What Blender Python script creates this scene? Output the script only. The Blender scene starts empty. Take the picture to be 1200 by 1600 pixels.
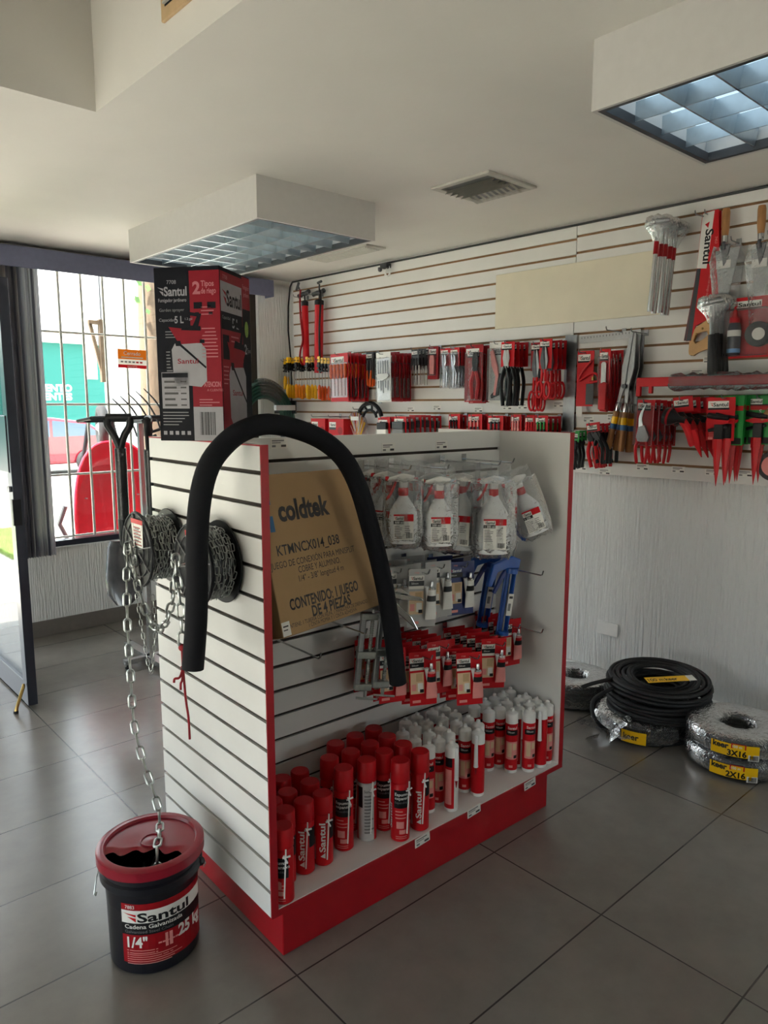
import bpy, bmesh, math, random
from mathutils import Vector, Matrix
random.seed(7)
C = bpy.context.scene.collection
S = bpy.context.scene
PI = math.pi
R = math.radians
# ------------------------------------------------------------------ camera, world, sun, exposure
cam = bpy.data.objects.new('camera', bpy.data.cameras.new('camera')); C.objects.link(cam)
cam.location = (0, 0, 1.65); cam.rotation_euler = (R(90 - 8.2916), 0, R(-44.088))
cam.data.sensor_fit = 'VERTICAL'; cam.data.sensor_height = 36; cam.data.sensor_width = 27
cam.data.lens = 36 * 1137 / 1600; cam.data.clip_start = .05; cam.data.clip_end = 400
S.camera = cam
wd = bpy.data.worlds.new('daylight'); S.world = wd; wd.use_nodes = True
bg = wd.node_tree.nodes['Background']; bg.inputs[0].default_value = (.88, .95, 1, 1); bg.inputs[1].default_value = 2.4
sl = bpy.data.lights.new('sun', 'SUN'); sl.energy = 14; sl.angle = R(.6); sl.color = (1, .95, .86)
so = bpy.data.objects.new('sun', sl); C.objects.link(so); so.rotation_euler = Vector((.55, .1, -1)).to_track_quat('-Z', 'Y').to_euler()
def portal(loc, rot, sx, sz):
    l = bpy.data.lights.new('window_portal', 'AREA'); l.shape = 'RECTANGLE'; l.size = sx; l.size_y = sz
    l.cycles.is_portal = True
    o = bpy.data.objects.new('window_portal', l); C.objects.link(o); o.location = loc; o.rotation_euler = rot
S.view_settings.view_transform = 'Standard'; S.view_settings.look = 'None'
S.view_settings.gamma = 1; S.view_settings.use_curve_mapping = False
S.view_settings.exposure = 1.35
cy = S.cycles
cy.max_bounces = 10; cy.diffuse_bounces = 6; cy.glossy_bounces = 4; cy.transmission_bounces = 6; cy.transparent_max_bounces = 32
cy.sample_clamp_indirect = 8; cy.caustics_reflective = False; cy.caustics_refractive = False
cy.use_denoising = True
try: cy.denoiser = 'OPENIMAGEDENOISE'
except Exception: pass

# ------------------------------------------------------------------ materials
MATS = {}
def lin(c):
    return tuple(((x / 255) / 12.92 if x <= 10 else ((x / 255 + .055) / 1.055) ** 2.4) for x in c)
def mat(name, rgb, rough=.5, metal=0, var=.06, scale=30, bump=0, bscale=200, emit=0, spec=.5, coat=0, stretch=(1, 1, 1), tr=0):
    m = bpy.data.materials.new(name); m.use_nodes = True; nt = m.node_tree; b = nt.nodes['Principled BSDF']
    c = lin(rgb); b.inputs['Roughness'].default_value = rough; b.inputs['Metallic'].default_value = metal
    b.inputs['Specular IOR Level'].default_value = spec; b.inputs['Coat Weight'].default_value = coat
    b.inputs['Transmission Weight'].default_value = tr
    b.inputs['Base Color'].default_value = (*c, 1)
    if var or bump:
        tc = nt.nodes.new('ShaderNodeTexCoord'); mp = nt.nodes.new('ShaderNodeMapping'); mp.inputs['Scale'].default_value = stretch
        nt.links.new(tc.outputs['Object'], mp.inputs[0])
    if var:
        n = nt.nodes.new('ShaderNodeTexNoise'); n.inputs['Scale'].default_value = scale; n.inputs['Detail'].default_value = 4
        r = nt.nodes.new('ShaderNodeValToRGB')
        r.color_ramp.elements[0].position = .3; r.color_ramp.elements[1].position = .7
        r.color_ramp.elements[0].color = (*[x * (1 - var) for x in c], 1); r.color_ramp.elements[1].color = (*[min(1, x * (1 + var)) for x in c], 1)
        nt.links.new(mp.outputs[0], n.inputs[0]); nt.links.new(n.outputs[0], r.inputs[0]); nt.links.new(r.outputs[0], b.inputs['Base Color'])
    if bump:
        n2 = nt.nodes.new('ShaderNodeTexNoise'); n2.inputs['Scale'].default_value = bscale; n2.inputs['Detail'].default_value = 5
        bp = nt.nodes.new('ShaderNodeBump'); bp.inputs['Strength'].default_value = 1; bp.inputs['Distance'].default_value = bump
        nt.links.new(mp.outputs[0], n2.inputs[0]); nt.links.new(n2.outputs[0], bp.inputs['Height']); nt.links.new(bp.outputs[0], b.inputs['Normal'])
    if emit:
        b.inputs['Emission Color'].default_value = (*c, 1); b.inputs['Emission Strength'].default_value = emit
    MATS[name] = m; return m
def film(name, rgb, gloss, rough=.08, bump=.0, body=0):
    """clear plastic or glass: see-through with a sheen (and a little milky body)"""
    m = bpy.data.materials.new(name); m.use_nodes = True; nt = m.node_tree; nt.nodes.remove(nt.nodes['Principled BSDF'])
    out = nt.nodes['Material Output']; t = nt.nodes.new('ShaderNodeBsdfTransparent'); t.inputs[0].default_value = (*lin(rgb), 1)
    g = nt.nodes.new('ShaderNodeBsdfGlossy'); g.inputs['Roughness'].default_value = rough
    d = nt.nodes.new('ShaderNodeBsdfDiffuse'); d.inputs[0].default_value = (.85, .86, .87, 1)
    mx = nt.nodes.new('ShaderNodeMixShader'); mx.inputs[0].default_value = body
    nt.links.new(t.outputs[0], mx.inputs[1]); nt.links.new(d.outputs[0], mx.inputs[2])
    fr = nt.nodes.new('ShaderNodeFresnel'); fr.inputs[0].default_value = 1.45
    mul = nt.nodes.new('ShaderNodeMath'); mul.operation = 'MULTIPLY'; mul.inputs[1].default_value = gloss; mul.use_clamp = True
    nt.links.new(fr.outputs[0], mul.inputs[0])
    m2 = nt.nodes.new('ShaderNodeMixShader'); nt.links.new(mul.outputs[0], m2.inputs[0]); nt.links.new(mx.outputs[0], m2.inputs[1]); nt.links.new(g.outputs[0], m2.inputs[2])
    if bump:
        tc = nt.nodes.new('ShaderNodeTexCoord'); n = nt.nodes.new('ShaderNodeTexNoise'); n.inputs['Scale'].default_value = 38; n.inputs['Detail'].default_value = 3; n.inputs['Distortion'].default_value = 1.5
        bp = nt.nodes.new('ShaderNodeBump'); bp.inputs['Distance'].default_value = bump; nt.links.new(tc.outputs['Object'], n.inputs[0]); nt.links.new(n.outputs[0], bp.inputs['Height'])
        nt.links.new(bp.outputs[0], g.inputs['Normal']); nt.links.new(bp.outputs[0], fr.inputs['Normal'])
    nt.links.new(m2.outputs[0], out.inputs[0]); MATS[name] = m
def translucent(name, rgb, k=.5):
    m = mat(name, rgb, .5, var=0); nt = m.node_tree; b = nt.nodes['Principled BSDF']; o = nt.nodes['Material Output']
    t = nt.nodes.new('ShaderNodeBsdfTranslucent'); t.inputs[0].default_value = (*lin(rgb), 1); x = nt.nodes.new('ShaderNodeMixShader'); x.inputs[0].default_value = k
    nt.links.new(b.outputs[0], x.inputs[1]); nt.links.new(t.outputs[0], x.inputs[2]); nt.links.new(x.outputs[0], o.inputs[0])
mat('board_white', (226, 226, 224), .38, var=.03, scale=6)
mat('wall_slat_white', (222, 221, 219), .4, var=.03, scale=5)
mat('groove_dark', (52, 44, 38), .8)
mat('groove_brown', (138, 104, 72), .8, var=.2, scale=9)
mat('stucco', (234, 235, 234), .75, var=.03, bump=.02, bscale=1.0, stretch=(90, 90, 5))
mat('plaster', (226, 223, 217), .8, var=.02, scale=3, bump=.002, bscale=12)
mat('baseboard_grey', (118, 112, 106), .5)
mat('fixture_white', (200, 198, 196), .45, var=.02)
mat('red_paint', (172, 14, 30), .35, var=.05)
mat('red_edge', (168, 12, 30), .4)
mat('red', (200, 18, 30), .4, var=.03, spec=.3)
mat('red_dark', (154, 14, 26), .4, var=.04, spec=.3)
mat('red_cap', (188, 18, 28), .45, var=.03, spec=.3)
mat('orange', (236, 96, 24), .35); mat('yellow', (250, 196, 10), .32); mat('amber', (250, 150, 14), .32)
mat('pink', (232, 150, 146), .5); mat('peach', (226, 196, 160), .5)
mat('white', (236, 236, 234), .45, var=.02); mat('paper', (232, 231, 226), .6, var=.02)
mat('black', (18, 19, 22), .42, var=.1, spec=.35); mat('navy', (26, 30, 46), .4); mat('charcoal', (58, 60, 64), .5)
mat('foam_black', (17, 18, 24), .8, spec=.25, var=.1, scale=60); mat('rubber', (24, 25, 27), .55, var=.1)
mat('grey', (120, 120, 122), .5); mat('grey_light', (186, 187, 188), .5); mat('ink', (60, 58, 60), .6)
mat('chrome', (205, 207, 208), .16, 1, var=.04); mat('zinc', (168, 172, 169), .36, 1, var=.1, scale=80); mat('steel', (150, 152, 154), .35, 1, var=.1)
mat('steel_dark', (84, 86, 90), .4, .9, var=.1); mat('brass', (180, 150, 90), .35, 1); mat('alu', (206, 208, 210), .25, 1, var=.03)
mat('wood', (168, 120, 74), .45, var=.18, scale=14, stretch=(6, 6, 1)); mat('wood_light', (206, 160, 104), .45, var=.12, scale=10)
mat('wood_board', (222, 214, 194), .7, var=.05, scale=4); mat('wood_old', (98, 82, 66), .8, var=.2, scale=8, stretch=(5, 5, 1))
mat('cardboard', (172, 140, 100), .8, var=.05, scale=5); mat('card_edge', (150, 120, 84), .85)
mat('blue', (28, 84, 170), .35); mat('blue_dark', (22, 44, 110), .4); mat('blue_logo', (60, 112, 160), .6); mat('sky_blue', (110, 160, 210), .5)
mat('green', (28, 150, 62), .45); mat('green_hose', (18, 70, 56), .4); mat('leaf', (70, 110, 40), .6, var=.3)
mat('teal', (22, 112, 102), .6, var=.04); mat('pavement', (214, 208, 196), .9, var=.08, scale=2); mat('asphalt', (150, 148, 144), .9, var=.1)
mat('grass', (120, 150, 70), .9, var=.3, scale=12, bump=.03, bscale=30)
mat('car_red', (128, 8, 34), .15, .1, coat=1); mat('glass_dark', (70, 90, 110), .08); mat('tyre', (36, 36, 38), .8)
mat('barrow_red', (206, 24, 50), .3, coat=.3); mat('frame_dark', (54, 58, 70), .3, .4); mat('frame_mid', (120, 124, 134), .3, .4)
mat('valance', (108, 112, 138), .6); translucent('blind_a', (168, 164, 168), .25); translucent('blind_b', (200, 196, 194), .25); translucent('blind_c', (150, 134, 140), .25); translucent('blind_d', (124, 124, 136), .25)
mat('pail', (20, 22, 30), .34, var=.08); mat('lid_red', (140, 22, 42), .28, var=.05); mat('cavity', (10, 10, 12), .9)
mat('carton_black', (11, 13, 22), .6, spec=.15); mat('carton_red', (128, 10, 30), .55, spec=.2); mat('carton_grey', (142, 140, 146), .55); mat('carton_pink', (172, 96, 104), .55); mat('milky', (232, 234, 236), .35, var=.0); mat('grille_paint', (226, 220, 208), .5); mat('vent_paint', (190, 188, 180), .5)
mat('louver', (190, 200, 206), .28, .85, var=.05); mat('lamp_glow', (196, 222, 236), .5, var=0, emit=.32); mat('lamp_glow_strong', (196, 222, 238), .5, var=0, emit=.5)  # faint panel emission added for the bluish sky sheen on the louvers
mat('wrap_black', (24, 26, 29), .3, var=.5, scale=22, bump=.004, bscale=60, coat=.15, spec=.3)
mat('bag_grey', (58, 59, 64), .25, var=.25, scale=20, coat=.5)
mat('far_white', (240, 238, 232), .9, var=.02); mat('tan', (200, 170, 130), .6)
mat('chain_red', (150, 20, 34), .7)
film('glass', (250, 252, 252), .6, .02); film('clear', (246, 247, 248), 2.6, .1, .006, .035); film('clear_pack', (244, 245, 246), .5, .38, .002, .015)
film('wrap_film', (222, 224, 228), 1.5, .16, .008, .05)
translucent('sign_orange', (244, 140, 30)); translucent('sign_white', (240, 236, 230)); translucent('sign_red', (214, 30, 44))
def floor_mat():
    m = bpy.data.materials.new('floor_tile'); m.use_nodes = True; nt = m.node_tree; b = nt.nodes['Principled BSDF']
    tc = nt.nodes.new('ShaderNodeTexCoord'); br = nt.nodes.new('ShaderNodeTexBrick')
    br.offset = 0; br.squash = 1
    br.inputs['Scale'].default_value = 1; br.inputs['Brick Width'].default_value = .893; br.inputs['Row Height'].default_value = .4512
    br.inputs['Mortar Size'].default_value = .0028; br.inputs['Mortar Smooth'].default_value = .1; br.inputs['Bias'].default_value = 0
    br.inputs['Color1'].default_value = (*lin((121, 117, 111)), 1); br.inputs['Color2'].default_value = (*lin((126, 122, 116)), 1); br.inputs['Mortar'].default_value = (*lin((62, 60, 57)), 1)
    nt.links.new(tc.outputs['Object'], br.inputs['Vector'])
    n = nt.nodes.new('ShaderNodeTexNoise'); n.inputs['Scale'].default_value = 5; n.inputs['Detail'].default_value = 8; n.inputs['Roughness'].default_value = .65
    nt.links.new(tc.outputs['Object'], n.inputs[0])
    mr = nt.nodes.new('ShaderNodeMapRange'); mr.inputs['From Min'].default_value = .3; mr.inputs['From Max'].default_value = .7; mr.inputs['To Min'].default_value = .88; mr.inputs['To Max'].default_value = 1.1
    nt.links.new(n.outputs[0], mr.inputs[0])
    mx = nt.nodes.new('ShaderNodeMix'); mx.data_type = 'RGBA'; mx.blend_type = 'MULTIPLY'; mx.inputs[0].default_value = 1
    nt.links.new(br.outputs[0], mx.inputs[6]); nt.links.new(mr.outputs[0], mx.inputs[7]); nt.links.new(mx.outputs[2], b.inputs['Base Color'])
    b.inputs['Roughness'].default_value = .24; b.inputs['Specular IOR Level'].default_value = .85
    bp = nt.nodes.new('ShaderNodeBump'); bp.inputs['Distance'].default_value = -.002; nt.links.new(br.outputs['Fac'], bp.inputs['Height']); nt.links.new(bp.outputs[0], b.inputs['Normal'])
    MATS['floor_tile'] = m
floor_mat()

# ------------------------------------------------------------------ mesh kit (local frames: x right, z up, -y towards the viewer)
class M:
    def __init__(s): s.v = []; s.f = []; s.m = []; s.s = []; s.n = []; s.T = Matrix()
    def add(s, vs, fs, mt, smooth=False):
        k = len(s.v); T = s.T
        s.v += [tuple(T @ Vector(p)) for p in vs]
        if mt not in s.n: s.n.append(mt)
        i = s.n.index(mt)
        for f in fs: s.f.append([k + a for a in f]); s.m.append(i); s.s.append(smooth)
        return s
    def box(s, x0, x1, y0, y1, z0, z1, mt):
        v = [(x0, y0, z0), (x1, y0, z0), (x1, y1, z0), (x0, y1, z0), (x0, y0, z1), (x1, y0, z1), (x1, y1, z1), (x0, y1, z1)]
        return s.add(v, [(3, 2, 1, 0), (4, 5, 6, 7), (0, 1, 5, 4), (1, 2, 6, 5), (2, 3, 7, 6), (3, 0, 4, 7)], mt)
    def quad(s, a, b, c, d, mt): return s.add([a, b, c, d], [(0, 1, 2, 3)], mt)
    def lathe(s, prof, mt, seg=20, x=0, y=0, z=0, caps=True):
        vs = []; fs = []; n = len(prof)
        for r, h in prof:
            for k in range(seg):
                a = 2 * PI * k / seg; vs.append((x + r * math.cos(a), y + r * math.sin(a), z + h))
        for i in range(n - 1):
            for k in range(seg):
                k2 = (k + 1) % seg; fs.append((i * seg + k, i * seg + k2, (i + 1) * seg + k2, (i + 1) * seg + k))
        s.add(vs, fs, mt, True)
        if caps:
            for i, fl in ((0, 1), (n - 1, 0)):
                if prof[i][0] > 1e-5:
                    ring = [(x + prof[i][0] * math.cos(2 * PI * k / seg), y + prof[i][0] * math.sin(2 * PI * k / seg), z + prof[i][1]) for k in range(seg)]
                    s.add(ring, [tuple(range(seg))[::-1] if fl else tuple(range(seg))], mt, True)
        return s
    def tube(s, pts, r, mt, seg=8, closed=False, flat=1):
        P = [Vector(p) for p in pts]; n = len(P); rs = r if isinstance(r, (list, tuple)) else [r] * n
        vs = []; fs = []; N = None
        for i in range(n):
            t = (P[(i + 1) % n] - P[i - 1]) if closed else (P[min(i + 1, n - 1)] - P[max(i - 1, 0)])
            t.normalize()
            if N is None: N = t.orthogonal().normalized()
            else:
                N = N - t * N.dot(t)
                N = t.orthogonal().normalized() if N.length < 1e-6 else N.normalized()
            B = t.cross(N)
            for k in range(seg):
                a = 2 * PI * k / seg; vs.append(P[i] + N * (rs[i] * math.cos(a)) + B * (rs[i] * flat * math.sin(a)))
        for i in range(n if closed else n - 1):
            j = (i + 1) % n
            for k in range(seg):
                k2 = (k + 1) % seg; fs.append((i * seg + k, i * seg + k2, j * seg + k2, j * seg + k))
        if not closed: fs += [tuple(range(seg))[::-1], tuple((n - 1) * seg + k for k in range(seg))]
        return s.add(vs, fs, mt, True)
    def prism(s, poly, y0, y1, mt):
        n = len(poly)
        if sum(poly[i][0] * poly[(i + 1) % n][1] - poly[(i + 1) % n][0] * poly[i][1] for i in range(n)) < 0: poly = poly[::-1]
        vs = [(x, y0, z) for x, z in poly] + [(x, y1, z) for x, z in poly]
        fs = [tuple(range(n)), tuple(range(2 * n - 1, n - 1, -1))] + [(i, n + i, n + (i + 1) % n, (i + 1) % n) for i in range(n)]
        return s.add(vs, fs, mt)
    def rings(s, rr, mt, caps=True, smooth=True):
        n = len(rr[0]); vs = [p for r_ in rr for p in r_]; fs = []
        for i in range(len(rr) - 1):
            for k in range(n): fs.append((i * n + k, i * n + (k + 1) % n, (i + 1) * n + (k + 1) % n, (i + 1) * n + k))
        if caps: fs += [tuple(range(n))[::-1], tuple((len(rr) - 1) * n + k for k in range(n))]
        return s.add(vs, fs, mt, smooth)
    def ball(s, x, y, z, r, mt, sz=1, seg=12):
        return s.lathe([(r * math.sin(PI * i / 6) + 1e-4, -r * sz * math.cos(PI * i / 6)) for i in range(7)], mt, seg, x, y, z, False)
    # flat printed artwork on the plane y (or wrapped round a cylinder of radius wrap)
    def art(s, els, y=0, wrap=None):
        for e in els:
            L = e[-1] if isinstance(e[-1], int) else 1
            d = .0003 * L
            if e[0] == 'r':
                x0, z0, x1, z1, mt = e[1:6]; n = max(1, int(abs(x1 - x0) / (wrap * .14))) if wrap else 1
                xs = [x0 + (x1 - x0) * k / n for k in range(n + 1)]
                vs = [(a, z0) for a in xs] + [(a, z1) for a in xs]; fs = [(k, k + 1, n + 2 + k, n + 1 + k) for k in range(n)]
            elif e[0] == 'p': vs = e[1]; fs = [tuple(range(len(vs)))]; mt = e[2]
            else:
                _, t, x, z, h, mt = e[:6]; al = e[6] if len(e) > 6 and isinstance(e[6], str) else 'l'
                opt = next((q for q in e if isinstance(q, dict)), {})
                tv, fs, w = text_mesh(t, opt.get('b', 0)); sx = h
                if opt.get('w'): sx = opt['w'] / w
                off = {'l': 0, 'c': -w * sx / 2, 'r': -w * sx}[al]
                ca, sa = math.cos(R(opt.get('a', 0))), math.sin(R(opt.get('a', 0)))
                vs = [(x + (px * sx + off) * ca - pz * h * sa, z + (px * sx + off) * sa + pz * h * ca) for px, pz in tv]
            if wrap and e[0] != 'r':
                bm = bmesh.new(); bv = [bm.verts.new((a, 0, b)) for a, b in vs]
                for f in fs:
                    try: bm.faces.new([bv[i] for i in f])
                    except ValueError: pass
                xs = [a for a, b in vs]; st_ = wrap * .14; q = math.ceil(min(xs) / st_) * st_
                while q < max(xs):
                    bmesh.ops.bisect_plane(bm, geom=bm.verts[:] + bm.edges[:] + bm.faces[:], plane_co=(q, 0, 0), plane_no=(1, 0, 0)); q += st_
                bm.verts.index_update(); vs = [(p.co.x, p.co.z) for p in bm.verts]; fs = [tuple(p.index for p in f.verts) for f in bm.faces]; bm.free()
            if wrap: P = [((wrap + d) * math.sin(a / wrap), y - (wrap + d) * math.cos(a / wrap), b) for a, b in vs]
            else: P = [(a, y - d, b) for a, b in vs]
            s.add(P, fs, mt)
        return s
    def build(s, name, parent=None, loc=(0, 0, 0), rot=(0, 0, 0), bevel=0, seg=2, label=None):
        me = bpy.data.meshes.new(name); me.from_pydata(s.v, [], s.f)
        for n in s.n: me.materials.append(MATS[n])
        me.polygons.foreach_set('material_index', s.m); me.polygons.foreach_set('use_smooth', s.s); me.update()
        if any(s.s): me.set_sharp_from_angle(angle=R(42))
        o = bpy.data.objects.new(name, me); C.objects.link(o); o.location = loc; o.rotation_euler = rot
        if parent: o.parent = parent
        if bevel:
            b = o.modifiers.new('soft_edges', 'BEVEL'); b.width = bevel; b.segments = seg; b.limit_method = 'ANGLE'; b.harden_normals = False
        if label: o['label'] = label
        return o
TXT = {}
def text_mesh(t, bold=0):
    k = (t, bold)
    if k not in TXT:
        cu = bpy.data.curves.new('t', 'FONT'); cu.body = t; cu.size = 1.38; cu.resolution_u = 3; cu.offset = .018 * bold
        o = bpy.data.objects.new('t', cu); me = o.to_mesh()
        v = [(p.co.x, p.co.y) for p in me.vertices]; f = [tuple(p.vertices) for p in me.polygons]
        o.to_mesh_clear(); bpy.data.objects.remove(o); bpy.data.curves.remove(cu)
        mx = max([p[0] for p in v] or [1]); mn = min([p[0] for p in v] or [0])
        TXT[k] = ([(a - mn, b) for a, b in v], f, mx - mn)
    return TXT[k]
def logo(x, z, h, w, ink='black', mark='red', L=2):
    """striped triangle and the word, h = letter height, w = full width"""
    m = w * .2
    return [('p', [(x, z + h * .95), (x + m, z + h * .8), (x + m, z + h * .55)], mark, L), ('p', [(x + m * .35, z + h * .55), (x + m, z + h * .42), (x + m, z)], mark, L),
            ('t', 'Santul', x + m * 1.1, z, h, ink, {'b': 2, 'w': w - m * 1.1}, L)]
def lines(x0, z1, x1, n, dz, mt, L=2, t=.3, seed=1):
    rr = random.Random(seed)
    return [('r', x0, z1 - i * dz - dz * t, x0 + (x1 - x0) * rr.uniform(.55, 1), z1 - i * dz, mt, L) for i in range(n)]
def barcode(x0, z0, x1, z1, L=2, mt='black'):
    rr = random.Random(3); out = []; n = 15; w = (x1 - x0) / n
    for i in range(n): out.append(('r', x0 + i * w, z0, x0 + i * w + w * rr.choice([.3, .5, .75]), z1, mt, L))
    return out
def tag(o, label, cat, group=None, kind=None):
    o['label'] = label; o['category'] = cat
    if group: o['group'] = group
    if kind: o['kind'] = kind
    return o
def thing(name, label, cat, loc=(0, 0, 0), rot=0, group=None):
    o = bpy.data.objects.new(name, None); C.objects.link(o); o.empty_display_size = .05
    o.location = loc; o.rotation_euler = rot if isinstance(rot, tuple) else (0, 0, rot)
    return tag(o, label, cat, group)
def struct(o): o['kind'] = 'structure'; return o
def dup(root, loc=None, rot=None, label=None, group=None, parent=None):
    r = root.copy(); C.objects.link(r)
    if parent: r.parent = parent
    if loc is not None: r.location = loc
    if rot is not None: r.rotation_euler = rot if isinstance(rot, tuple) else (0, 0, rot)
    if label: r['label'] = label
    if group: r['group'] = group
    for ch in root.children: dup(ch, parent=r)
    return r
ORD = 'first second third fourth fifth sixth seventh eighth ninth tenth'.split()
def frame(ox, oy, deg):
    c, s = math.cos(R(deg)), math.sin(R(deg))
    return lambda a, b, z: (ox + a * c - b * s, oy + a * s + b * c, z)
DRZ = R(-3.645); DP = frame(1.118, 1.6303, -3.645)          # the display stand: u along its front, v into it
WRZ = R(-2.2); WW = frame(1.7, 5.372, -2.2)                  # the window wall: x along it, +d outwards
def RW(y, dep, z): return (3.94 - dep, y, z)                 # the slatted side wall, depth out from its face
RRZ = R(-90)

# ------------------------------------------------------------------ the room
GA = R(-2.4)
m = M(); m.box(-5.2, 3.6, -5.0, 5.0, -.06, 0, 'floor_tile')
struct(m.build('floor', None, (2.04, 1.514, 0), (0, 0, GA)))
CZ = 2.72
CF = frame(1.23, 2.792, -1.6); CR = R(-1.6); CL = (1.23, 2.792, 0)
m = M(); m.box(0, 3.2, -6.6, 2.75, CZ, CZ + .12, 'plaster'); m.box(-4.2, 0, 0, 2.75, CZ, CZ + .12, 'plaster'); m.box(-4.2, -.75, -6.6, 0, CZ, CZ + .12, 'plaster'); m.box(-.75, 0, -6.6, -1.3, CZ, CZ + .12, 'plaster'); struct(m.build('ceiling', None, CL, (0, 0, CR)))
m = M(); m.box(.001, .12, -1.42, .0, CZ + .05, 3.7, 'plaster'); m.box(-.87, .12, .001, .12, CZ + .05, 3.7, 'plaster'); m.box(-.87, -.751, -1.42, 0, CZ + .05, 3.7, 'plaster'); m.box(-.87, .12, -1.42, -1.301, CZ + .05, 3.7, 'plaster'); m.box(-.87, .12, -1.42, .12, 3.7, 3.8, 'plaster'); struct(m.build('ceiling_recess', None, CL, (0, 0, CR)))  # unseen near sides set close in to keep the recess dark
m = M(); m.box(3.97, 4.12, -3.7, 5.6, 0, 3.6, 'stucco'); struct(m.build('wall_right'))
# far side walls: unseen openings behind and beside the viewer, added for fill light
def wall_with_gap(m, ax, c0, c1, lo, hi, g0, g1, z0, z1):
    for (p, q, r, t) in ((lo, hi, 0, z0), (lo, hi, z1, 3.6), (lo, g0, z0, z1), (g1, hi, z0, z1)):
        m.box(*((c0, c1, p, q) if ax else (p, q, c0, c1)), r, t, 'plaster')
m = M(); wall_with_gap(m, 1, -2.7, -2.55, -3.7, 5.8, .2, 5.1, .05, 1.25); struct(m.build('wall_left'))
m = M(); wall_with_gap(m, 0, -3.7, -3.55, -2.7, 4.12, 1.7, 2.8, .2, 1.25); struct(m.build('wall_back'))
m = M(); m.box(1.7, 2.8, -3.63, -3.62, .2, 1.25, 'glass'); struct(m.build('added_fill_opening_back'))
portal((2.25, -3.72, .72), (R(90), 0, 0), 1.1, 1.05)
m = M(); m.box(-2.63, -2.62, .2, 5.1, .05, 1.25, 'glass'); struct(m.build('added_fill_opening_left'))
portal((-2.72, 2.65, .65), (0, R(-90), 0), 1.2, 4.9)
# the shopfront wall (local x along it, +y outwards)
m = M()
m.box(-.43, 2.5, 0, .2, 0, .635, 'stucco'); m.box(1.95, 2.5, 0, .2, .635, 2.68, 'stucco'); m.box(-.43, -.1, 0, .2, .635, 2.68, 'stucco')
m.box(-4.6, 2.5, 0, .2, 2.66, 2.86, 'plaster'); m.box(-4.6, -1.4, 0, .2, 0, 2.62, 'stucco'); m.box(-1.4, -.43, 0, .2, 2.32, 2.6, 'plaster')
struct(m.build('wall_front', None, WW(0, 0, 0), (0, 0, WRZ)))
m = M(); m.box(-.43, 2.2, -.012, 0, 0, .115, 'baseboard_grey'); struct(m.build('baseboard_front', None, WW(0, 0, 0), (0, 0, WRZ), .003))
m = M(); m.tube([(3.945, 5.2, .03), (3.945, 2.0, .03), (3.945, -.6, .03)], .022, 'white', 10); struct(m.build('baseboard_right'))
# window 1: aluminium frame, pane
m = M(); m.box(-.1, 1.95, .04, .12, .635, .675, 'frame_dark'); m.box(-.1, 1.95, .05, .1, 2.62, 2.66, 'frame_mid'); m.box(1.9, 1.95, .04, .12, .675, 2.62, 'groove_dark'); m.box(1.845, 1.895, .05, .11, .675, 2.62, 'far_white'); m.box(1.79, 1.835, .06, .12, .675, 2.62, 'grille_paint'); m.box(-.1, -.06, .04, .12, .675, 2.62, 'frame_dark')
w1 = thing('window_1', 'wide shopfront window with dark lower frame behind white bars', 'window', WW(0, 0, 0), WRZ); struct(w1)
m.build('window_frame', w1)
m = M(); m.box(-.06, 1.79, .078, .083, .675, 2.62, 'glass'); m.build('pane', w1)
portal(WW(.9, .3, 1.6), (R(-90), 0, WRZ), 2.1, 2.0); portal(WW(-.9, .3, 1.15), (R(-90), 0, WRZ), .95, 2.3)
g = M()
for i in range(13): g.tube([(.05 + .1605 * i, .152, .5), (.05 + .1605 * i, .152, 2.8)], .0105, 'grille_paint', 8)
for z in (2.18, 1.662, 1.145, .68): g.tube([(-.1, .16, z), (1.98, .16, z)], .009, 'grille_paint', 8)
tag(g.build('window_grille', None, WW(0, 0, 0), (0, 0, WRZ)), 'cream painted steel security bars outside the shop window', 'grille')
# valance and gathered vertical blind
v = thing('vertical_blind', 'grey vertical blind gathered beside the window under a blue valance', 'blind', WW(0, 0, 0), WRZ)
m = M(); m.box(-1.3, 2.027, -.13, -.118, 2.555, 2.69, 'valance'); m.box(2.017, 2.027, -.13, 0, 2.555, 2.69, 'valance'); m.box(-1.3, 2.02, -.12, 0, 2.675, 2.69, 'valance'); m.build('valance', v, bevel=.004)
m = M(); rr = random.Random(4)
for i in range(30):
    x = -.33 + .0168 * i; yw = .06 + rr.uniform(-.008, .008); a = rr.uniform(-.04, -.02)
    mt = ['blind_a', 'blind_b', 'blind_c', 'blind_d'][rr.choice([0, 0, 1, 1, 2, 3])]
    for k in range(4):
        t0, t1 = k / 4, (k + 1) / 4
        q = lambda t: (x + .012 * math.sin(PI * t) + a * t, -.115 + yw * 1.45 * t)
        (xa, ya), (xb, yb) = q(t0), q(t1); m.add([(xa, ya, .6), (xb, yb, .6), (xb, yb, 2.6), (xa, ya, 2.6)], [(0, 1, 2, 3)], mt, True)
m.build('blind_slats', v)
# open sign on the pane
s_ = M(); s_.box(-.112, .112, -.0005, 0, -.07, .07, 'sign_white'); s_.art([('r', -.112, -.004, .112, .07, 'sign_orange', 1), ('r', -.112, -.07, .112, -.045, 'sign_red', 1), ('t', 'Cerrado', 0, .028, .028, 'white', 'c', {'b': 1}, 2), ('r', -.085, .006, .085, .014, 'white', 2), ('t', 'BANORTE', 0, -.064, .012, 'white', 'c', 2)] + [('r', -.09 + .03 * i, -.03, -.07 + .03 * i, -.018, mt, 2) for i, mt in enumerate(['grey', 'grey', 'grey', 'grey', 'red', 'red'])], -.0006)
tag(s_.build('closed_sign', None, WW(.86, .07, 2.005), (0, R(1), WRZ)), 'small orange and red closed sign stuck on the window pane', 'sign')
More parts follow.
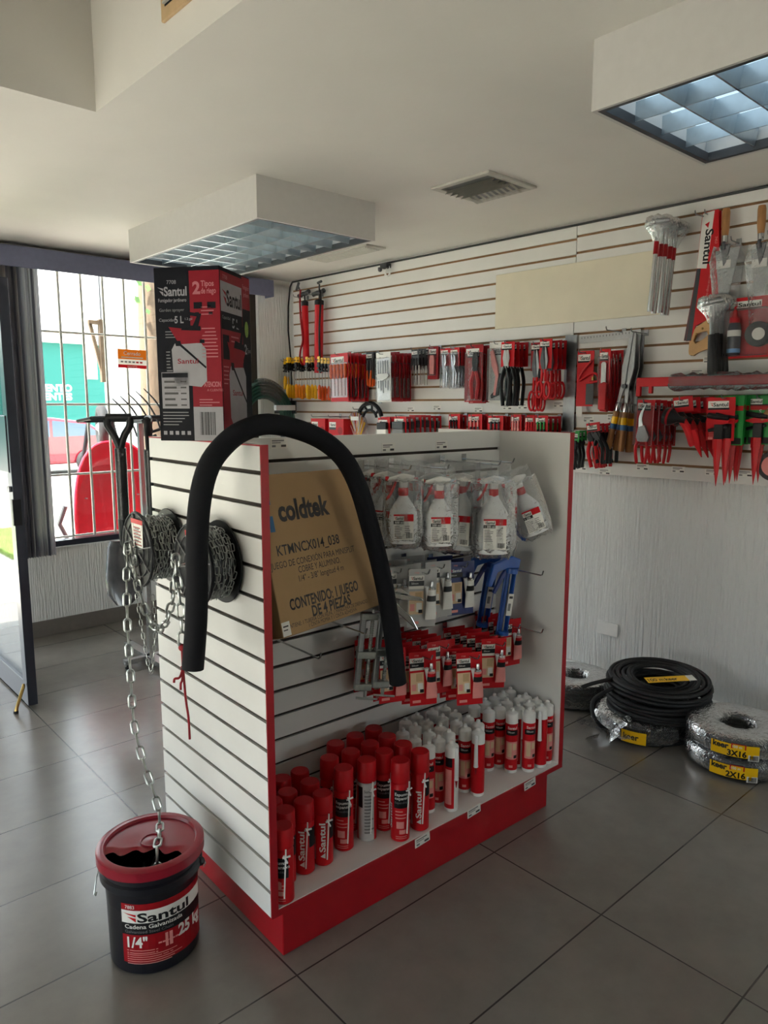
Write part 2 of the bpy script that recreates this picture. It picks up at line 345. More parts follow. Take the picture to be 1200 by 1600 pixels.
# door leaf, standing open into the room
d = thing('door_1', 'dark aluminium glazed door standing open beside the window', 'door', (1.272, 4.101, 0), R(-2)); struct(d)
m = M(); m.box(-.025, .025, 0, .075, .012, 2.3, 'frame_dark'); m.box(-.025, .025, .86, .93, .012, 2.3, 'frame_dark'); m.box(-.022, .022, .075, .86, .012, .14, 'frame_dark'); m.box(-.022, .022, .075, .86, 2.2, 2.3, 'frame_dark'); m.box(-.03, .03, .03, .9, 1.3, 1.6, 'frame_dark'); m.build('door_frame', d, bevel=.003)
m = M(); m.box(-.004, .004, .075, .86, .14, 1.3, 'glass'); m.box(-.004, .004, .075, .86, 1.6, 2.2, 'glass'); m.build('pane', d)
m = M(); m.box(-.032, .01, -.004, .02, 1.02, 1.16, 'black'); m.lathe([(.012, 0), (.012, .03)], 'steel', 12, -.035, .02, 1.2); m.build('lock', d)
m = M(); m.tube([(-.035, .03, .13), (-.04, .015, .125), (-.09, -.02, .03), (-.095, -.022, .01)], [.008, .009, .009, .011], 'brass', 8); m.lathe([(.013, 0), (.013, .014)], 'rubber', 10, -.096, -.022, 0); m.build('door_stop', d, label='brass kick-down door stop')
# outside switch plate on the stucco
m = M(); m.box(-.066, .066, -.008, 0, -.041, .041, 'white'); m.lathe([(.004, 0), (.004, .002)], 'steel', 8, 0, 0, 0); pl = m.build('outlet_cover', None, (3.962, 2.127, .308), (0, 0, RRZ), .003)
tag(pl, 'blank white outlet cover plate on the white combed wall', 'outlet cover')
# ------------------------------------------------------------------ slatted panels on the side wall
def slats(m, L, z0, z1, grooves, body, groove, depth=.02, gh=.0072, gd=.009, y=0):
    """boards between grooves, front face at y, running x 0..L"""
    m.box(0, L, y + gd, y + depth, z0, z1, groove)
    ed = [z0] + [q for g_ in sorted(grooves) for q in (g_ - gh, g_ + gh)] + [z1]
    for i in range(0, len(ed), 2): m.box(0, L, y, y + gd, ed[i], ed[i + 1], body)
GZ = [2.64 - .0939 * k for k in range(15)]; GZ2 = [2.625 - .0933 * k for k in range(15)]
m = M(); slats(m, 3.2, 1.248, CZ - .003, GZ, 'wall_slat_white', 'groove_brown'); o = m.build('slat_panel', None, (3.94, 2.428, 0), (0, 0, RRZ)); tag(o, 'white slatted display panel fixed to the side wall, nearer the saw', 'wall panel', 'slatted wall panels')
m = M(); slats(m, 2.77, 1.248, CZ - .003, GZ2, 'wall_slat_white', 'groove_brown'); o = m.build('slat_panel', None, (3.94, 5.202, 0), (0, 0, RRZ)); tag(o, 'white slatted display panel fixed to the side wall, ending near the window corner', 'wall panel', 'slatted wall panels')
m = M(); m.box(-.56, .56, -.012, 0, -.172, .172, 'wood_board'); tag(m.build('wooden_board', None, (3.939, 2.45, 2.318), (0, 0, RRZ), .003), 'long cream plywood board fixed high on the slatted wall', 'board')
# cable along the ceiling and down the corner
m = M(); m.tube([(3.93, 1.2, 2.706), (3.932, 2.6, 2.704), (3.93, 4.0, 2.702), (3.93, 5.19, 2.70), (3.925, 5.215, 2.66), (3.918, 5.235, 2.5), (3.92, 5.245, 2.3), (3.925, 5.222, 2.05), (3.93, 5.22, 1.75), (3.92, 5.23, 1.6), (3.925, 5.235, 1.3)], .007, 'black', 6)
tag(m.build('power_cable'), 'black cable running along the ceiling edge and down the corner', 'cable')
cm = thing('security_camera', 'small dark sensor with loose white cable where wall meets ceiling', 'sensor', (3.93, 4.01, 2.672), RRZ)
m = M(); m.box(-.04, .03, -.05, 0, -.012, .02, 'charcoal'); m.lathe([(.01, 0), (.016, .01), (.016, .03)], 'charcoal', 10, -.06, -.03, -.03); m.build('housing', cm, bevel=.004)
m = M()
for k in range(3): m.tube([(.03, -.02, 0), (.05, -.03, -.04 - .01 * k), (.02, -.03, -.075), (-.015, -.025, -.06 + .012 * k), (.0, -.02, -.01)], .003, 'white', 5)
m.build('loose_cable', cm)
# ceiling light boxes
def light_box(x, y, lx, ly, z0, glow, label):
    t = thing('ceiling_light', label, 'ceiling light', (x, y, 0), R(-2.3), 'boxed ceiling lights')
    m = M(); T = .012
    m.box(0, lx, 0, T, z0, CZ, 'fixture_white'); m.box(0, lx, ly - T, ly, z0, CZ, 'fixture_white'); m.box(0, T, T, ly - T, z0, CZ, 'fixture_white'); m.box(lx - T, lx, T, ly - T, z0, CZ, 'fixture_white'); m.build('housing', t)
    m = M(); q = .03
    m.box(T, lx - T, T, q, z0 + .001, z0 + .03, 'charcoal'); m.box(T, lx - T, ly - q, ly - T, z0 + .001, z0 + .03, 'charcoal'); m.box(T, q, q, ly - q, z0 + .001, z0 + .03, 'charcoal'); m.box(lx - q, lx - T, q, ly - q, z0 + .001, z0 + .03, 'charcoal'); m.build('frame', t)
    m = M(); m.box(q, lx - q, q, ly - q, z0 + .095, z0 + .1, glow); m.build('lamp_panel', t)
    m = M(); nx, ny = 4, 9
    for i in range(1, nx): xx = q + (lx - 2 * q) * i / nx; m.box(xx - .002, xx + .002, q, ly - q, z0 + .012, z0 + .07, 'louver')
    for j in range(1, ny):
        yy = q + (ly - 2 * q) * j / ny; m.add([(q, yy - .003, z0 + .012), (lx - q, yy - .003, z0 + .012), (lx - q, yy + .003, z0 + .012), (q, yy + .003, z0 + .012), (q, yy - .016, z0 + .075), (lx - q, yy - .016, z0 + .075), (lx - q, yy + .016, z0 + .075), (q, yy + .016, z0 + .075)], [(0, 3, 2, 1), (0, 1, 5, 4), (2, 3, 7, 6), (4, 5, 6, 7)], 'louver')
    m.build('louver', t)
light_box(2.062, 2.985, .735, 1.46, 2.525, 'lamp_glow', 'boxed white ceiling light above the sprayer box near the window')
light_box(2.062 - .058, 1.24 - 1.47, .735, 1.47, 2.52, 'lamp_glow_strong', 'boxed white ceiling light with bright louvers above the hanging saw')
# vents
t = thing('ceiling_vent', 'square white ceiling vent between the two light boxes', 'vent', (2.985, 2.375, CZ), R(-1.5))
m = M(); A, B_ = .185, .185
m.box(-A, A, -B_, -B_ + .035, -.012, 0, 'vent_paint'); m.box(-A, A, B_ - .035, B_, -.012, 0, 'vent_paint'); m.box(-A, -A + .035, -B_ + .035, B_ - .035, -.012, 0, 'vent_paint'); m.box(A - .035, A, -B_ + .035, B_ - .035, -.012, 0, 'vent_paint'); m.build('frame', t, bevel=.003)
m = M(); m.box(-.15, .15, -.15, .15, -.002, 0, 'grey')
for i in range(4):
    k = -.12 + i * .04; m.add([(k, -.15, -.03), (k, .15, -.03), (k + .03, .15, -.004), (k + .03, -.15, -.004)], [(0, 1, 2, 3), (3, 2, 1, 0)], 'vent_paint')
for i in range(9):
    k = -.14 + i * .035; m.add([(.03, k, -.004), (.13, k, -.03), (.13, k + .012, -.03), (.03, k + .02, -.004)], [(0, 1, 2, 3), (3, 2, 1, 0)], 'vent_paint')
m.build('louver', t)
t = thing('ceiling_vent', 'long narrow white ceiling vent beside the sprayer light box', 'vent', (3.53, 4.04, CZ), R(-1.5))
m = M(); m.box(-.09, .09, -.33, .33, -.01, 0, 'vent_paint'); m.build('frame', t, bevel=.003)
m = M()
for i in range(7): k = -.06 + i * .02; m.box(k - .004, k + .004, -.29, .29, -.018, -.009, 'vent_paint')
m.build('louver', t)
t = thing('wall_vent', 'beige framed vent on the side of the ceiling recess', 'vent', (1.212, 2.11, 2.94), R(-90 - 1.6))
m = M(); m.box(-.12, .12, -.012, 0, -.12, .12, 'tan'); m.build('frame', t, bevel=.003)
m = M(); m.box(-.09, .09, -.014, -.011, -.085, .085, 'cavity')
for i in range(6): m.box(-.09, .09, -.022, -.012, -.08 + i * .03, -.074 + i * .03, 'vent_paint')
m.build('louver', t)

# ------------------------------------------------------------------ outside
m = M(); m.box(-80, 80, .2, 6, -.2, -.1, 'pavement'); m.box(-80, 80, 6, 80, -.25, -.14, 'asphalt'); m.box(-80, 80, -30, .0, -.2, -.11, 'pavement'); struct(m.build('ground_outside', None, WW(0, 0, 0), (0, 0, WRZ)))
m = M(); m.box(-9, -1.6, 3.2, 5.6, -.1, -.04, 'grass'); tag(m.build('grass', None, WW(0, 0, 0), (0, 0, WRZ)), 'strip of green lawn seen through the open door glass', 'grass', kind='stuff')
t = thing('teal_building', 'teal painted building with white lettering across the street', 'building', WW(0, 20, 0), WRZ)
m = M(); m.box(-14, 8.35, 0, 6, -.14, 3.7, 'teal'); m.art([('t', 'MIENTO', 7.25, 2.13, .23, 'white', 'r', {'b': 3}), ('t', 'IENTES', 7.24, 1.85, .23, 'white', 'r', {'b': 3})], 0); m.build('wall', t)
m = M(); m.box(-14.2, 8.4, -.3, 6, 3.7, 4.7, 'far_white'); m.build('parapet', t)
m = M(); m.box(7.68, 8.12, -.03, .02, 2.55, 4.2, 'far_white'); m.build('window', t)
m = M(); m.box(9, 34, 22, 30, -.14, 7.5, 'far_white'); tag(m.build('white_building', None, WW(0, 0, 0), (0, 0, WRZ)), 'bright white building across the street beyond the tree trunk', 'building')
# car
def car_mesh():
    t = thing('parked_car', 'red car parked across the street beyond the window', 'car', WW(5.6, 15, -.14), WRZ)
    prof = [(-4.0, .25), (-4.05, .6), (-3.9, .85), (-2.9, .98), (-2.0, 1.45), (-.9, 1.5), (.0, 1.38), (.62, 1.0), (.72, .75), (.66, .3)]
    m = M(); m.prism(prof, -.75, .85, 'car_red'); b = m.build('body', t, bevel=.09, seg=3)
    m = M(); m.prism([(-2.65, 1.0), (-1.95, 1.38), (-.95, 1.42), (-.95, 1.0)], -.76, -.74, 'glass_dark'); m.prism([(-.88, 1.0), (-.88, 1.42), (-.05, 1.32), (.42, 1.02)], -.76, -.74, 'glass_dark'); m.build('window', t)
    for x in (-3.1, 0):
        m = M(); m.T = Matrix.Translation((x, -.8, .33)) @ Matrix.Rotation(R(90), 4, 'X'); m.lathe([(.2, -.12), (.31, -.11), (.33, -.05), (.33, .08), (.31, .12), (.21, .13)], 'tyre', 24)
        w = m.build('wheel', t)
        m = M(); m.T = Matrix.Translation((x, -.8, .33)) @ Matrix.Rotation(R(90), 4, 'X')
        m.lathe([(.2, .11), (.205, .12)], 'grey', 24)
        for k in range(5):
            a = 2 * PI * k / 5; m.tube([(0, 0, .13), (.2 * math.cos(a), .2 * math.sin(a), .13)], .028, 'alu', 6)
        m.build('hubcap', w)
car_mesh()
# tree trunk with sprigs
t = thing('tree_trunk', 'rough tree trunk with a leafy sprig outside the window', 'tree', WW(1.56, 1.25, -.12), WRZ)
m = M(); m.tube([(.02, 0, 0), (0, .02, .9), (-.02, 0, 1.7), (0, .03, 2.6), (.03, 0, 3.6)], [.16, .115, .105, .1, .1], 'wood_old', 14); m.build('trunk', t)
m = M(); rr = random.Random(2)
for i in range(14):
    a = rr.uniform(0, 6.28); z = rr.uniform(2.62, 3.1); c = Vector((-.1 + .05 * math.cos(a), -.12, z)); dx = Vector((rr.uniform(-1, .4), rr.uniform(-.5, .2), rr.uniform(-.5, .6))).normalized() * .1; n = Vector((-dx.z, .3 * dx.x, dx.x)).normalized() * .03
    m.add([c, c + dx * .5 + n, c + dx, c + dx * .5 - n], [(0, 1, 2, 3)], 'leaf')
m.build('leaves', t)
t = thing('wooden_bracket', 'old wooden plank bracket hanging outside the window', 'bracket', WW(.76, .5, 1.85), WRZ)
m = M(); m.box(.02, .07, -.02, .02, -.01, .48, 'wood_old'); m.build('plank', t)
m = M(); m.tube([(.045, 0, .47), (.045, 0, .9), (.045, -.31, .9)], .006, 'steel_dark', 6); m.build('hanger_rod', t)
m = M(); m.tube([(-.05, 0, .46), (.03, 0, .08)], .018, 'wood_old', 4); m.box(-.06, .03, -.02, .02, .44, .47, 'wood_old'); m.build('brace', t)
# wheelbarrow stood on end against the bars
t = thing('wheelbarrow', 'red wheelbarrow stood on end outside behind the window bars', 'wheelbarrow', WW(.86, .42, -.1), WRZ)
m = M(); rings_ = []
for sc, yy in ((1, 0), (.985, .025), (.82, .2), (.74, .23)):
    rg = []
    for k in range(40):
        a = 2 * PI * k / 40; c, s = math.cos(a), math.sin(a); X = .37 * math.copysign(abs(c) ** .75, c); Z = (.78 if s > 0 else .55) * math.copysign(abs(s) ** .85, s)
        rg.append((X * sc * (1 + .0 * s) * (1 if s > -.5 else 1.04), yy - .0 + .12 * (Z * sc / .8), .68 + Z * sc))
    rings_.append(rg)
m.rings(rings_, 'barrow_red', caps=False); m.add(rings_[-1], [tuple(range(40))], 'barrow_red'); m.tube(rings_[0], .012, 'barrow_red', 8, closed=True)
tray = m.build('tray', t)
for x, z in ((-.22, 1.0), (.22, 1.0), (-.2, 1.32), (.12, 1.33), (-.24, .72), (.24, .72)): M().ball(0, 0, 0, .014, 'zinc', .5, 8).build('bolt', tray, (x, .13 + .12 * (z - .68) / .8, z))
m = M()
for sx in (-1, 1): m.tube([(sx * .3, .32, .2), (sx * .22, .36, 1.0), (sx * .1, .36, 1.62)], .018, 'black', 8)
m.tube([(-.38, .2, .95), (-.42, .25, .8), (-.33, .3, .62)], .02, 'charcoal', 6); m.build('frame', t)
m = M(); m.T = Matrix.Translation((.02, .38, 1.57)) @ Matrix.Rotation(R(75), 4, 'Z') @ Matrix.Rotation(R(90), 4, 'X'); m.tube([(.15 * math.cos(2 * PI * k / 28), .15 * math.sin(2 * PI * k / 28), 0) for k in range(28)], .042, 'tyre', 10, closed=True); wh = m.build('wheel', t)
m = M(); m.T = Matrix.Translation((.02, .38, 1.57)) @ Matrix.Rotation(R(75), 4, 'Z') @ Matrix.Rotation(R(90), 4, 'X'); m.lathe([(.02, -.05), (.035, -.03), (.115, -.02), (.115, .02), (.035, .03), (.02, .05)], 'grey_light', 20); m.build('rim', wh)

# ------------------------------------------------------------------ the display stand
L, D, ZB, ZT = 1.4132, .732, .155, 1.5459
st = thing('display_stand', 'white slatted shop display stand with red edges and red plinth', 'display stand', DP(0, 0, 0), DRZ)
m = M(); m.box(.045, 1.335, .012, D - .012, 0, ZB, 'red_paint'); m.build('plinth', st, bevel=.004)
GD = [1.471 - .0882 * k for k in range(15)]
m = M(); m.T = Matrix.Translation((0, D, 0)) @ Matrix.Rotation(R(-90), 4, 'Z')
slats(m, D - .003, ZB, ZT, GD, 'board_white', 'groove_dark', .022, .006); m.build('end_panel', st)
m = M(); m.box(-.0005, .0235, -.003, 0, ZB, ZT + .001, 'red_edge'); m.box(-.0005, .0235, 0, D, ZT, ZT + .0012, 'board_white'); m.box(-.001, .0005, 0, D, ZT - .003, ZT + .0014, 'red_edge'); m.build('edge_strip', st)
m = M(); m.box(L - .022, L, 0, D, ZB, ZT, 'board_white'); m.build('end_panel', st)
m = M(); m.box(L - .0235, L + .0005, -.003, 0, ZB, ZT + .001, 'red_edge'); m.box(L, L + .001, 0, D, ZB, ZT, 'red_edge'); m.box(L - .022, L, 0, D, ZT, ZT + .0012, 'red_edge'); m.build('edge_strip', st)
m = M(); m.T = Matrix.Translation((.022, .36, 0)); slats(m, L - .044, ZB + .02, ZT, GD, 'board_white', 'groove_dark', .014, .0056); m.T = Matrix.Translation((.022, .374, 0)); m.box(0, L - .044, 0, .014, ZB + .02, ZT, 'board_white'); m.box(0, L - .044, -.014, .014, ZT, ZT + .0012, 'board_white'); m.build('center_panel', st)
m = M(); m.box(.022, L - .022, 0, .36, ZB, .175, 'board_white'); m.build('shelf', st)
m = M(); m.box(.0, L, -.0035, -.0002, ZB - .002, .172, 'red_edge'); m.build('shelf_edge', st)

# ------------------------------------------------------------------ things on and around the display stand
# sprayer carton on the top corner
c0 = Vector(DP(.021, .235, 1.5475)); c1 = Vector(DP(-.104, .396, 1.5475)); ang = math.atan2(c0.y - c1.y, c0.x - c1.x); W = (c0 - c1).length; HB = .4975; DB = .222
t = thing('sprayer_carton', 'tall red and black sprayer carton standing on the display stand', 'carton', c1, ang)
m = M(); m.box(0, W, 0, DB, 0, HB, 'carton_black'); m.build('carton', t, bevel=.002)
def sprayer_art(cx, z, k, kz):
    """printed picture of a garden sprayer: tank, red funnel top, handle, lance"""
    T = lambda q: [(cx + x * k, z + y * kz) for x, y in q]
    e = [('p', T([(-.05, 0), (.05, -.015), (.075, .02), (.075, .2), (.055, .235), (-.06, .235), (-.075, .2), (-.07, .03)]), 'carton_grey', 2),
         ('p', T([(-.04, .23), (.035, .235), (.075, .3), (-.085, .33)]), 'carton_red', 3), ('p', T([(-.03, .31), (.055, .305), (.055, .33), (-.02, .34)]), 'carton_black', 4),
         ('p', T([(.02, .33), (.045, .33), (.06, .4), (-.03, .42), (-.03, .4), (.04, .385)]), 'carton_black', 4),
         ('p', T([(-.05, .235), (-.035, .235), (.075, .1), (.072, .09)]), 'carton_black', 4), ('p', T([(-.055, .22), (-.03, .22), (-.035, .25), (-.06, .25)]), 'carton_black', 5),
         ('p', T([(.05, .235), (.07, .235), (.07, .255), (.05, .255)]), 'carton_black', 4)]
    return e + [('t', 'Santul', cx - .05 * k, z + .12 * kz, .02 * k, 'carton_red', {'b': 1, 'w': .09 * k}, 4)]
m = M(); h1 = W * .54
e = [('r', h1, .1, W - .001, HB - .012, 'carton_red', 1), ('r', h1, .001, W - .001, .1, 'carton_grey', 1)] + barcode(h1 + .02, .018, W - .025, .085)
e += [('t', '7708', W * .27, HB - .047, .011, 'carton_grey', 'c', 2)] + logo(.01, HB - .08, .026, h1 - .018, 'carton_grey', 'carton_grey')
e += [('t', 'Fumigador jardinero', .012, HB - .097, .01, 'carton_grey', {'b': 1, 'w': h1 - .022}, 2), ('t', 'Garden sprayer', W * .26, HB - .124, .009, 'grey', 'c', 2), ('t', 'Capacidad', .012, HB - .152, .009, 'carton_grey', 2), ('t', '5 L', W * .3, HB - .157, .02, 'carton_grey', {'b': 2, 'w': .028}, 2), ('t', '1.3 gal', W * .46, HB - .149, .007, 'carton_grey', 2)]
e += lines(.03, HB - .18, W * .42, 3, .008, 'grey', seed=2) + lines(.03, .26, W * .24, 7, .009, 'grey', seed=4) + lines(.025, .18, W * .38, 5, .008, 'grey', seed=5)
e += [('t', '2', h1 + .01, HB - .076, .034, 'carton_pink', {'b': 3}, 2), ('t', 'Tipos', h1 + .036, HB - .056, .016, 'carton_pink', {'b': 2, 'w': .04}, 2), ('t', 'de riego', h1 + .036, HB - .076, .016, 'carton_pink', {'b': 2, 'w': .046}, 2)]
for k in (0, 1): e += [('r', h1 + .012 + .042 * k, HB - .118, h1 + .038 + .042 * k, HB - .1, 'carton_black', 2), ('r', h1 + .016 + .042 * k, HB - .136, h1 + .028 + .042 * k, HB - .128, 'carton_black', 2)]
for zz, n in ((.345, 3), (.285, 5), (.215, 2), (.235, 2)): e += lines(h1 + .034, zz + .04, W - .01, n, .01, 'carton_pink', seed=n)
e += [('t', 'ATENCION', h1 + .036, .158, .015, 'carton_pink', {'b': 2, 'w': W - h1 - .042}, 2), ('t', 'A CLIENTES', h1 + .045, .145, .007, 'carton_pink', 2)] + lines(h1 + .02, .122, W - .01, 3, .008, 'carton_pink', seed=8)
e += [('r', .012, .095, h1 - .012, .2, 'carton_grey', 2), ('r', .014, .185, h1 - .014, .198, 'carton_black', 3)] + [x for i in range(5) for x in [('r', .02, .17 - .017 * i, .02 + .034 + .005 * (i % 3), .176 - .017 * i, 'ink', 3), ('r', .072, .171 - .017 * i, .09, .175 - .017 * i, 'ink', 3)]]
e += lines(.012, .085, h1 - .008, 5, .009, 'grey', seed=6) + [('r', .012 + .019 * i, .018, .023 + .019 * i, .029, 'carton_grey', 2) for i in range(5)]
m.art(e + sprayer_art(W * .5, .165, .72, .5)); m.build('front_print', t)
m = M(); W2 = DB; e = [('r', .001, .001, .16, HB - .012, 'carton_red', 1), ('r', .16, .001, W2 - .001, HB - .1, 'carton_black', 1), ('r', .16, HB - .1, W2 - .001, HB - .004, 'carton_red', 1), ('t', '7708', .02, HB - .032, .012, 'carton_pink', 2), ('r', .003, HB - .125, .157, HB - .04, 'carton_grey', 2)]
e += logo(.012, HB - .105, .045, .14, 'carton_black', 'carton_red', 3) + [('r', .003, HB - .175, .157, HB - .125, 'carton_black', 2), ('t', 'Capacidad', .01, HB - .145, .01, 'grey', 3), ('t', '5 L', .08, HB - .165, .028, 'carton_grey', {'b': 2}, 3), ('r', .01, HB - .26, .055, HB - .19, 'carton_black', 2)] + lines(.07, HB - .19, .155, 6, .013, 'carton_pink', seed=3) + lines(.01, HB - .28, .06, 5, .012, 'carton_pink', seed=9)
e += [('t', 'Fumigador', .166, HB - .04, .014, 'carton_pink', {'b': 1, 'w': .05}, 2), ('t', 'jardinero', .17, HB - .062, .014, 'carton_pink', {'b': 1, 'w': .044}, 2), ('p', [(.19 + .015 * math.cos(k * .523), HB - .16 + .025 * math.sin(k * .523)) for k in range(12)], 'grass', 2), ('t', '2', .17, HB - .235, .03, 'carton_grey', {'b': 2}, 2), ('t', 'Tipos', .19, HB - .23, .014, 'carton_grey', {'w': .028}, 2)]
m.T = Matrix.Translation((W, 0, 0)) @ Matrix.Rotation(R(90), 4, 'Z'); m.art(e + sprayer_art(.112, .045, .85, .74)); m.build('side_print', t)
# cardboard kit box leaning in the recess
tr, br_, bl = Vector(DP(.514, .25, 1.442)), Vector(DP(.535, .134, .982)), Vector(DP(.030, .001, .993))
ex = (br_ - bl).normalized(); ez = (tr - br_); ez = (ez - ex * ez.dot(ex)).normalized(); ey = ez.cross(ex)
BW = (br_ - bl).length; BH = (tr - br_).length
t = thing('cardboard_box', 'brown printed cardboard box leaning in the display stand behind the foam tube', 'box', (0, 0, 0))
t.matrix_world = Matrix(((ex.x, ey.x, ez.x, bl.x), (ex.y, ey.y, ez.y, bl.y), (ex.z, ey.z, ez.z, bl.z), (0, 0, 0, 1)))
m = M(); m.box(.04, BW, 0, .085, 0, BH, 'cardboard'); m.build('carton', t, bevel=.003)
m = M(); q = 'ink'
e = [('t', 'coldtek', .115, .335, .062, q, {'b': 3, 'w': .235}), ('r', .07, .385, .09, .425, 'blue_logo'), ('r', .045, .345, .07, .385, 'blue_logo'), ('r', .07, .305, .09, .352, 'blue_logo'), ('r', .045, .305, .066, .335, 'card_edge'), ('r', .042, .36, .045, .4, 'blue_logo'),
     ('t', 'KTMNCX014_038', .08, .233, .031, q, {'b': 1, 'w': .29}), ('t', 'JUEGO DE CONEXIÓN PARA MINISPLIT', .043, .196, .02, q, {'w': .395}), ('t', 'COBRE Y ALUMINIO.', .155, .17, .02, q, {'w': .2}), ('t', '1/4" - 3/8" longitud 4 m', .15, .144, .019, q, {'w': .215}),
     ('t', 'CONTENIDO: 1 JUEGO', .09, .067, .033, q, {'b': 2, 'w': .33}), ('t', 'DE 4 PIEZAS', .18, .03, .033, q, {'b': 2, 'w': .19}), ('t', 'CONTIENE: 1 TUBERIA CON FELPA, 1 MANGUERA DE DRENADO,', .055, .0165, .0125, q, {'w': .4}), ('t', '1 CINTA MOMIA Y 1 CINTA ADHESIVA', .155, .002, .0125, q, {'w': .235})]
e = [tuple([x[0], x[1], x[2], x[3] * .98 + .006, x[4]] + list(x[5:])) if x[0] == 't' else x for x in e]
m.art(e); m.build('printed_lettering', t)
m = M(); m.art([('r', .041, .004, .075, .045, 'paper', 2), ('r', .046, .03, .068, .034, 'ink', 3), ('r', .046, .02, .064, .023, 'ink', 3)]); m.build('sticker', t)
# foam pipe sleeve draped over the stand
fp = [(-.186, .95), (-.176, 1.03), (-.168, 1.115), (-.160, 1.29), (-.146, 1.407), (-.119, 1.49), (-.073, 1.545), (-.013, 1.583), (.068, 1.6), (.175, 1.58), (.265, 1.542), (.336, 1.484), (.39, 1.392), (.437, 1.257), (.484, 1.103), (.523, .923), (.553, .722)]
def smooth_path(P, n=4):
    P = [Vector(p) for p in P]; out = []
    for i in range(len(P) - 1):
        a, b, c, d = P[max(i - 1, 0)], P[i], P[i + 1], P[min(i + 2, len(P) - 1)]
        for k in range(n):
            t = k / n; out.append(.5 * ((2 * b) + (c - a) * t + (2 * a - 5 * b + 4 * c - d) * t * t + (3 * b - a - 3 * c + d) * t ** 3))
    return out + [P[-1]]
pts = smooth_path([DP(a, .065, z) for a, z in fp], 4)
m = M(); m.tube(pts, .0295, 'foam_black', 20)
tag(m.build('foam_tube'), 'black foam pipe sleeve bent in an arch over the display stand', 'foam tube')

# chains
def link_mesh(m, c, t, side, ln, wd, wr, mt, seg=6, n=14):
    t = t.normalized(); s_ = (side - t * side.dot(t)).normalized(); r = wd / 2 - wr; h = ln / 2 - wd / 2
    P = []
    for k in range(n):
        a = 2 * PI * k / n + PI / n; P.append(c + s_ * (r * math.cos(a)) + t * (math.copysign(h, math.sin(a)) + r * math.sin(a)))
    m.tube(P, wr, mt, seg, closed=True)
def chain(m, path, ln, wd, wr, mt, **k):
    P = smooth_path(path, 10); pitch = ln - 2 * wr * 1.05; acc = 0; nxt = 0; i = 0
    ref = Vector((.9, -.42, .1))
    for a, b in zip(P, P[1:]):
        L_ = (b - a).length; t = b - a
        while nxt <= acc + L_ and L_ > 0:
            c = a + t * ((nxt - acc) / L_); s_ = ref if i % 2 == 0 else ref.cross(t)
            if i % 2 == 0 and s_.cross(t).length < .1 * t.length: s_ = Vector((0, 0, 1))
            link_mesh(m, c, t, s_, ln, wd, wr, mt, **k); i += 1; nxt += pitch
        acc += L_
# reels of thin chain on hooks through their hubs (axis along -u)
def reel(vc, zc, w, label, sticker):
    t = thing('chain_reel', label, 'chain reel', DP(-.006, vc, zc), DRZ, 'reels of thin chain on the stand end')
    RX = Matrix.Rotation(R(-90), 4, 'Y')           # lathe axis z -> -x
    for k, xx in ((0, 0), (1, -w)):
        m = M(); m.T = Matrix.Translation((xx, 0, 0)) @ RX
        m.lathe([(.122, 0), (.124, .003), (.122, .006), (.018, .006)], 'black', 40); m.lathe([(.018, 0), (.122, 0)], 'black', 40, caps=False)
        if k:
            for i in range(8): a = i * PI / 4 + .2; m.tube([(.02 * math.cos(a), .02 * math.sin(a), .008), (.117 * math.cos(a), .117 * math.sin(a), .008)], .0022, 'grey', 5)
            for rr_ in (.05, .09, .118): m.tube([(rr_ * math.cos(2 * PI * q / 32), rr_ * math.sin(2 * PI * q / 32), .007) for q in range(32)], .002, 'charcoal', 5, closed=True)
        m.build('flange', t)
    m = M(); m.T = Matrix.Translation((-.006, 0, 0)) @ RX; m.lathe([(.055, 0), (.055, w - .008)], 'black', 20); m.build('hub', t)
    m = M(); rr = random.Random(int(vc * 100)); turns = int((w - .012) / .0115)
    m.T = Matrix.Translation((-.01, 0, 0)) @ RX; m.lathe([(.094, 0), (.094, w - .014)], 'steel_dark', 32)
    for j in range(turns):
        for k in range(30):
            a = 2 * PI * (k + rr.random() * .5) / 30; rd = .1 + rr.uniform(-.003, .006); c = Vector((rd * math.cos(a), rd * math.sin(a), .006 + .0115 * j + rr.uniform(-.004, .004)))
            tg = Vector((-math.sin(a), math.cos(a), rr.uniform(-.25, .25))); sd = Vector((0, 0, 1)) if (k + j) % 2 else Vector((math.cos(a), math.sin(a), 0))
            link_mesh(m, c, tg, sd + Vector((rr.uniform(-.4, .4),) * 3), .027, .013, .0017, 'zinc', seg=5, n=10)
    m.build('wound_chain', t)
    if sticker:
        m = M(); m.T = Matrix.Translation((-w - .009, 0, 0)) @ Matrix.Rotation(R(-90), 4, 'Z'); m.art([('p', [(-.02, .01), (.055, .01), (.06, .1), (-.035, .1)][::1], 'paper', 2), ('p', [(-.033, .085), (.059, .085), (.06, .1), (-.035, .1)], 'red', 3)] + lines(-.015, .075, .05, 6, .011, 'red_dark', 3, .35, 5) + lines(-.005, .07, .045, 4, .012, 'grey', 4, .3, 7)); m.build('label_sticker', t)
    return t
reel(.585, 1.19, .105, 'black reel of thin zinc chain nearer the window', True)
reel(.222, 1.195, .088, 'black reel of thin zinc chain behind the foam tube', True)
def peg(name, label, loc, rz, n, up=.018, mt='chrome', th=.003, group='peg hooks', droop=.0):
    """straight peg: plate in the groove, arm of length n along local -y, turned-up tip"""
    t = thing(name, label, 'hook', loc, rz, group)
    m = M(); m.box(-.012, .012, -.004, .0, -.012, .022, mt); m.build('plate', t)
    m = M(); m.tube([(0, 0, 0), (0, -n * .5, -droop * .5), (0, -n + .006, -droop), (0, -n, -droop + .004), (0, -n - .006, -droop + up)], th, mt, 6); m.build('arm', t)
    return t
SIDE = DRZ - PI / 2
peg('peg_hook', 'chrome hook through the reel nearer the window', DP(0, .585, 1.199), SIDE, .15, group='hooks on the stand end')
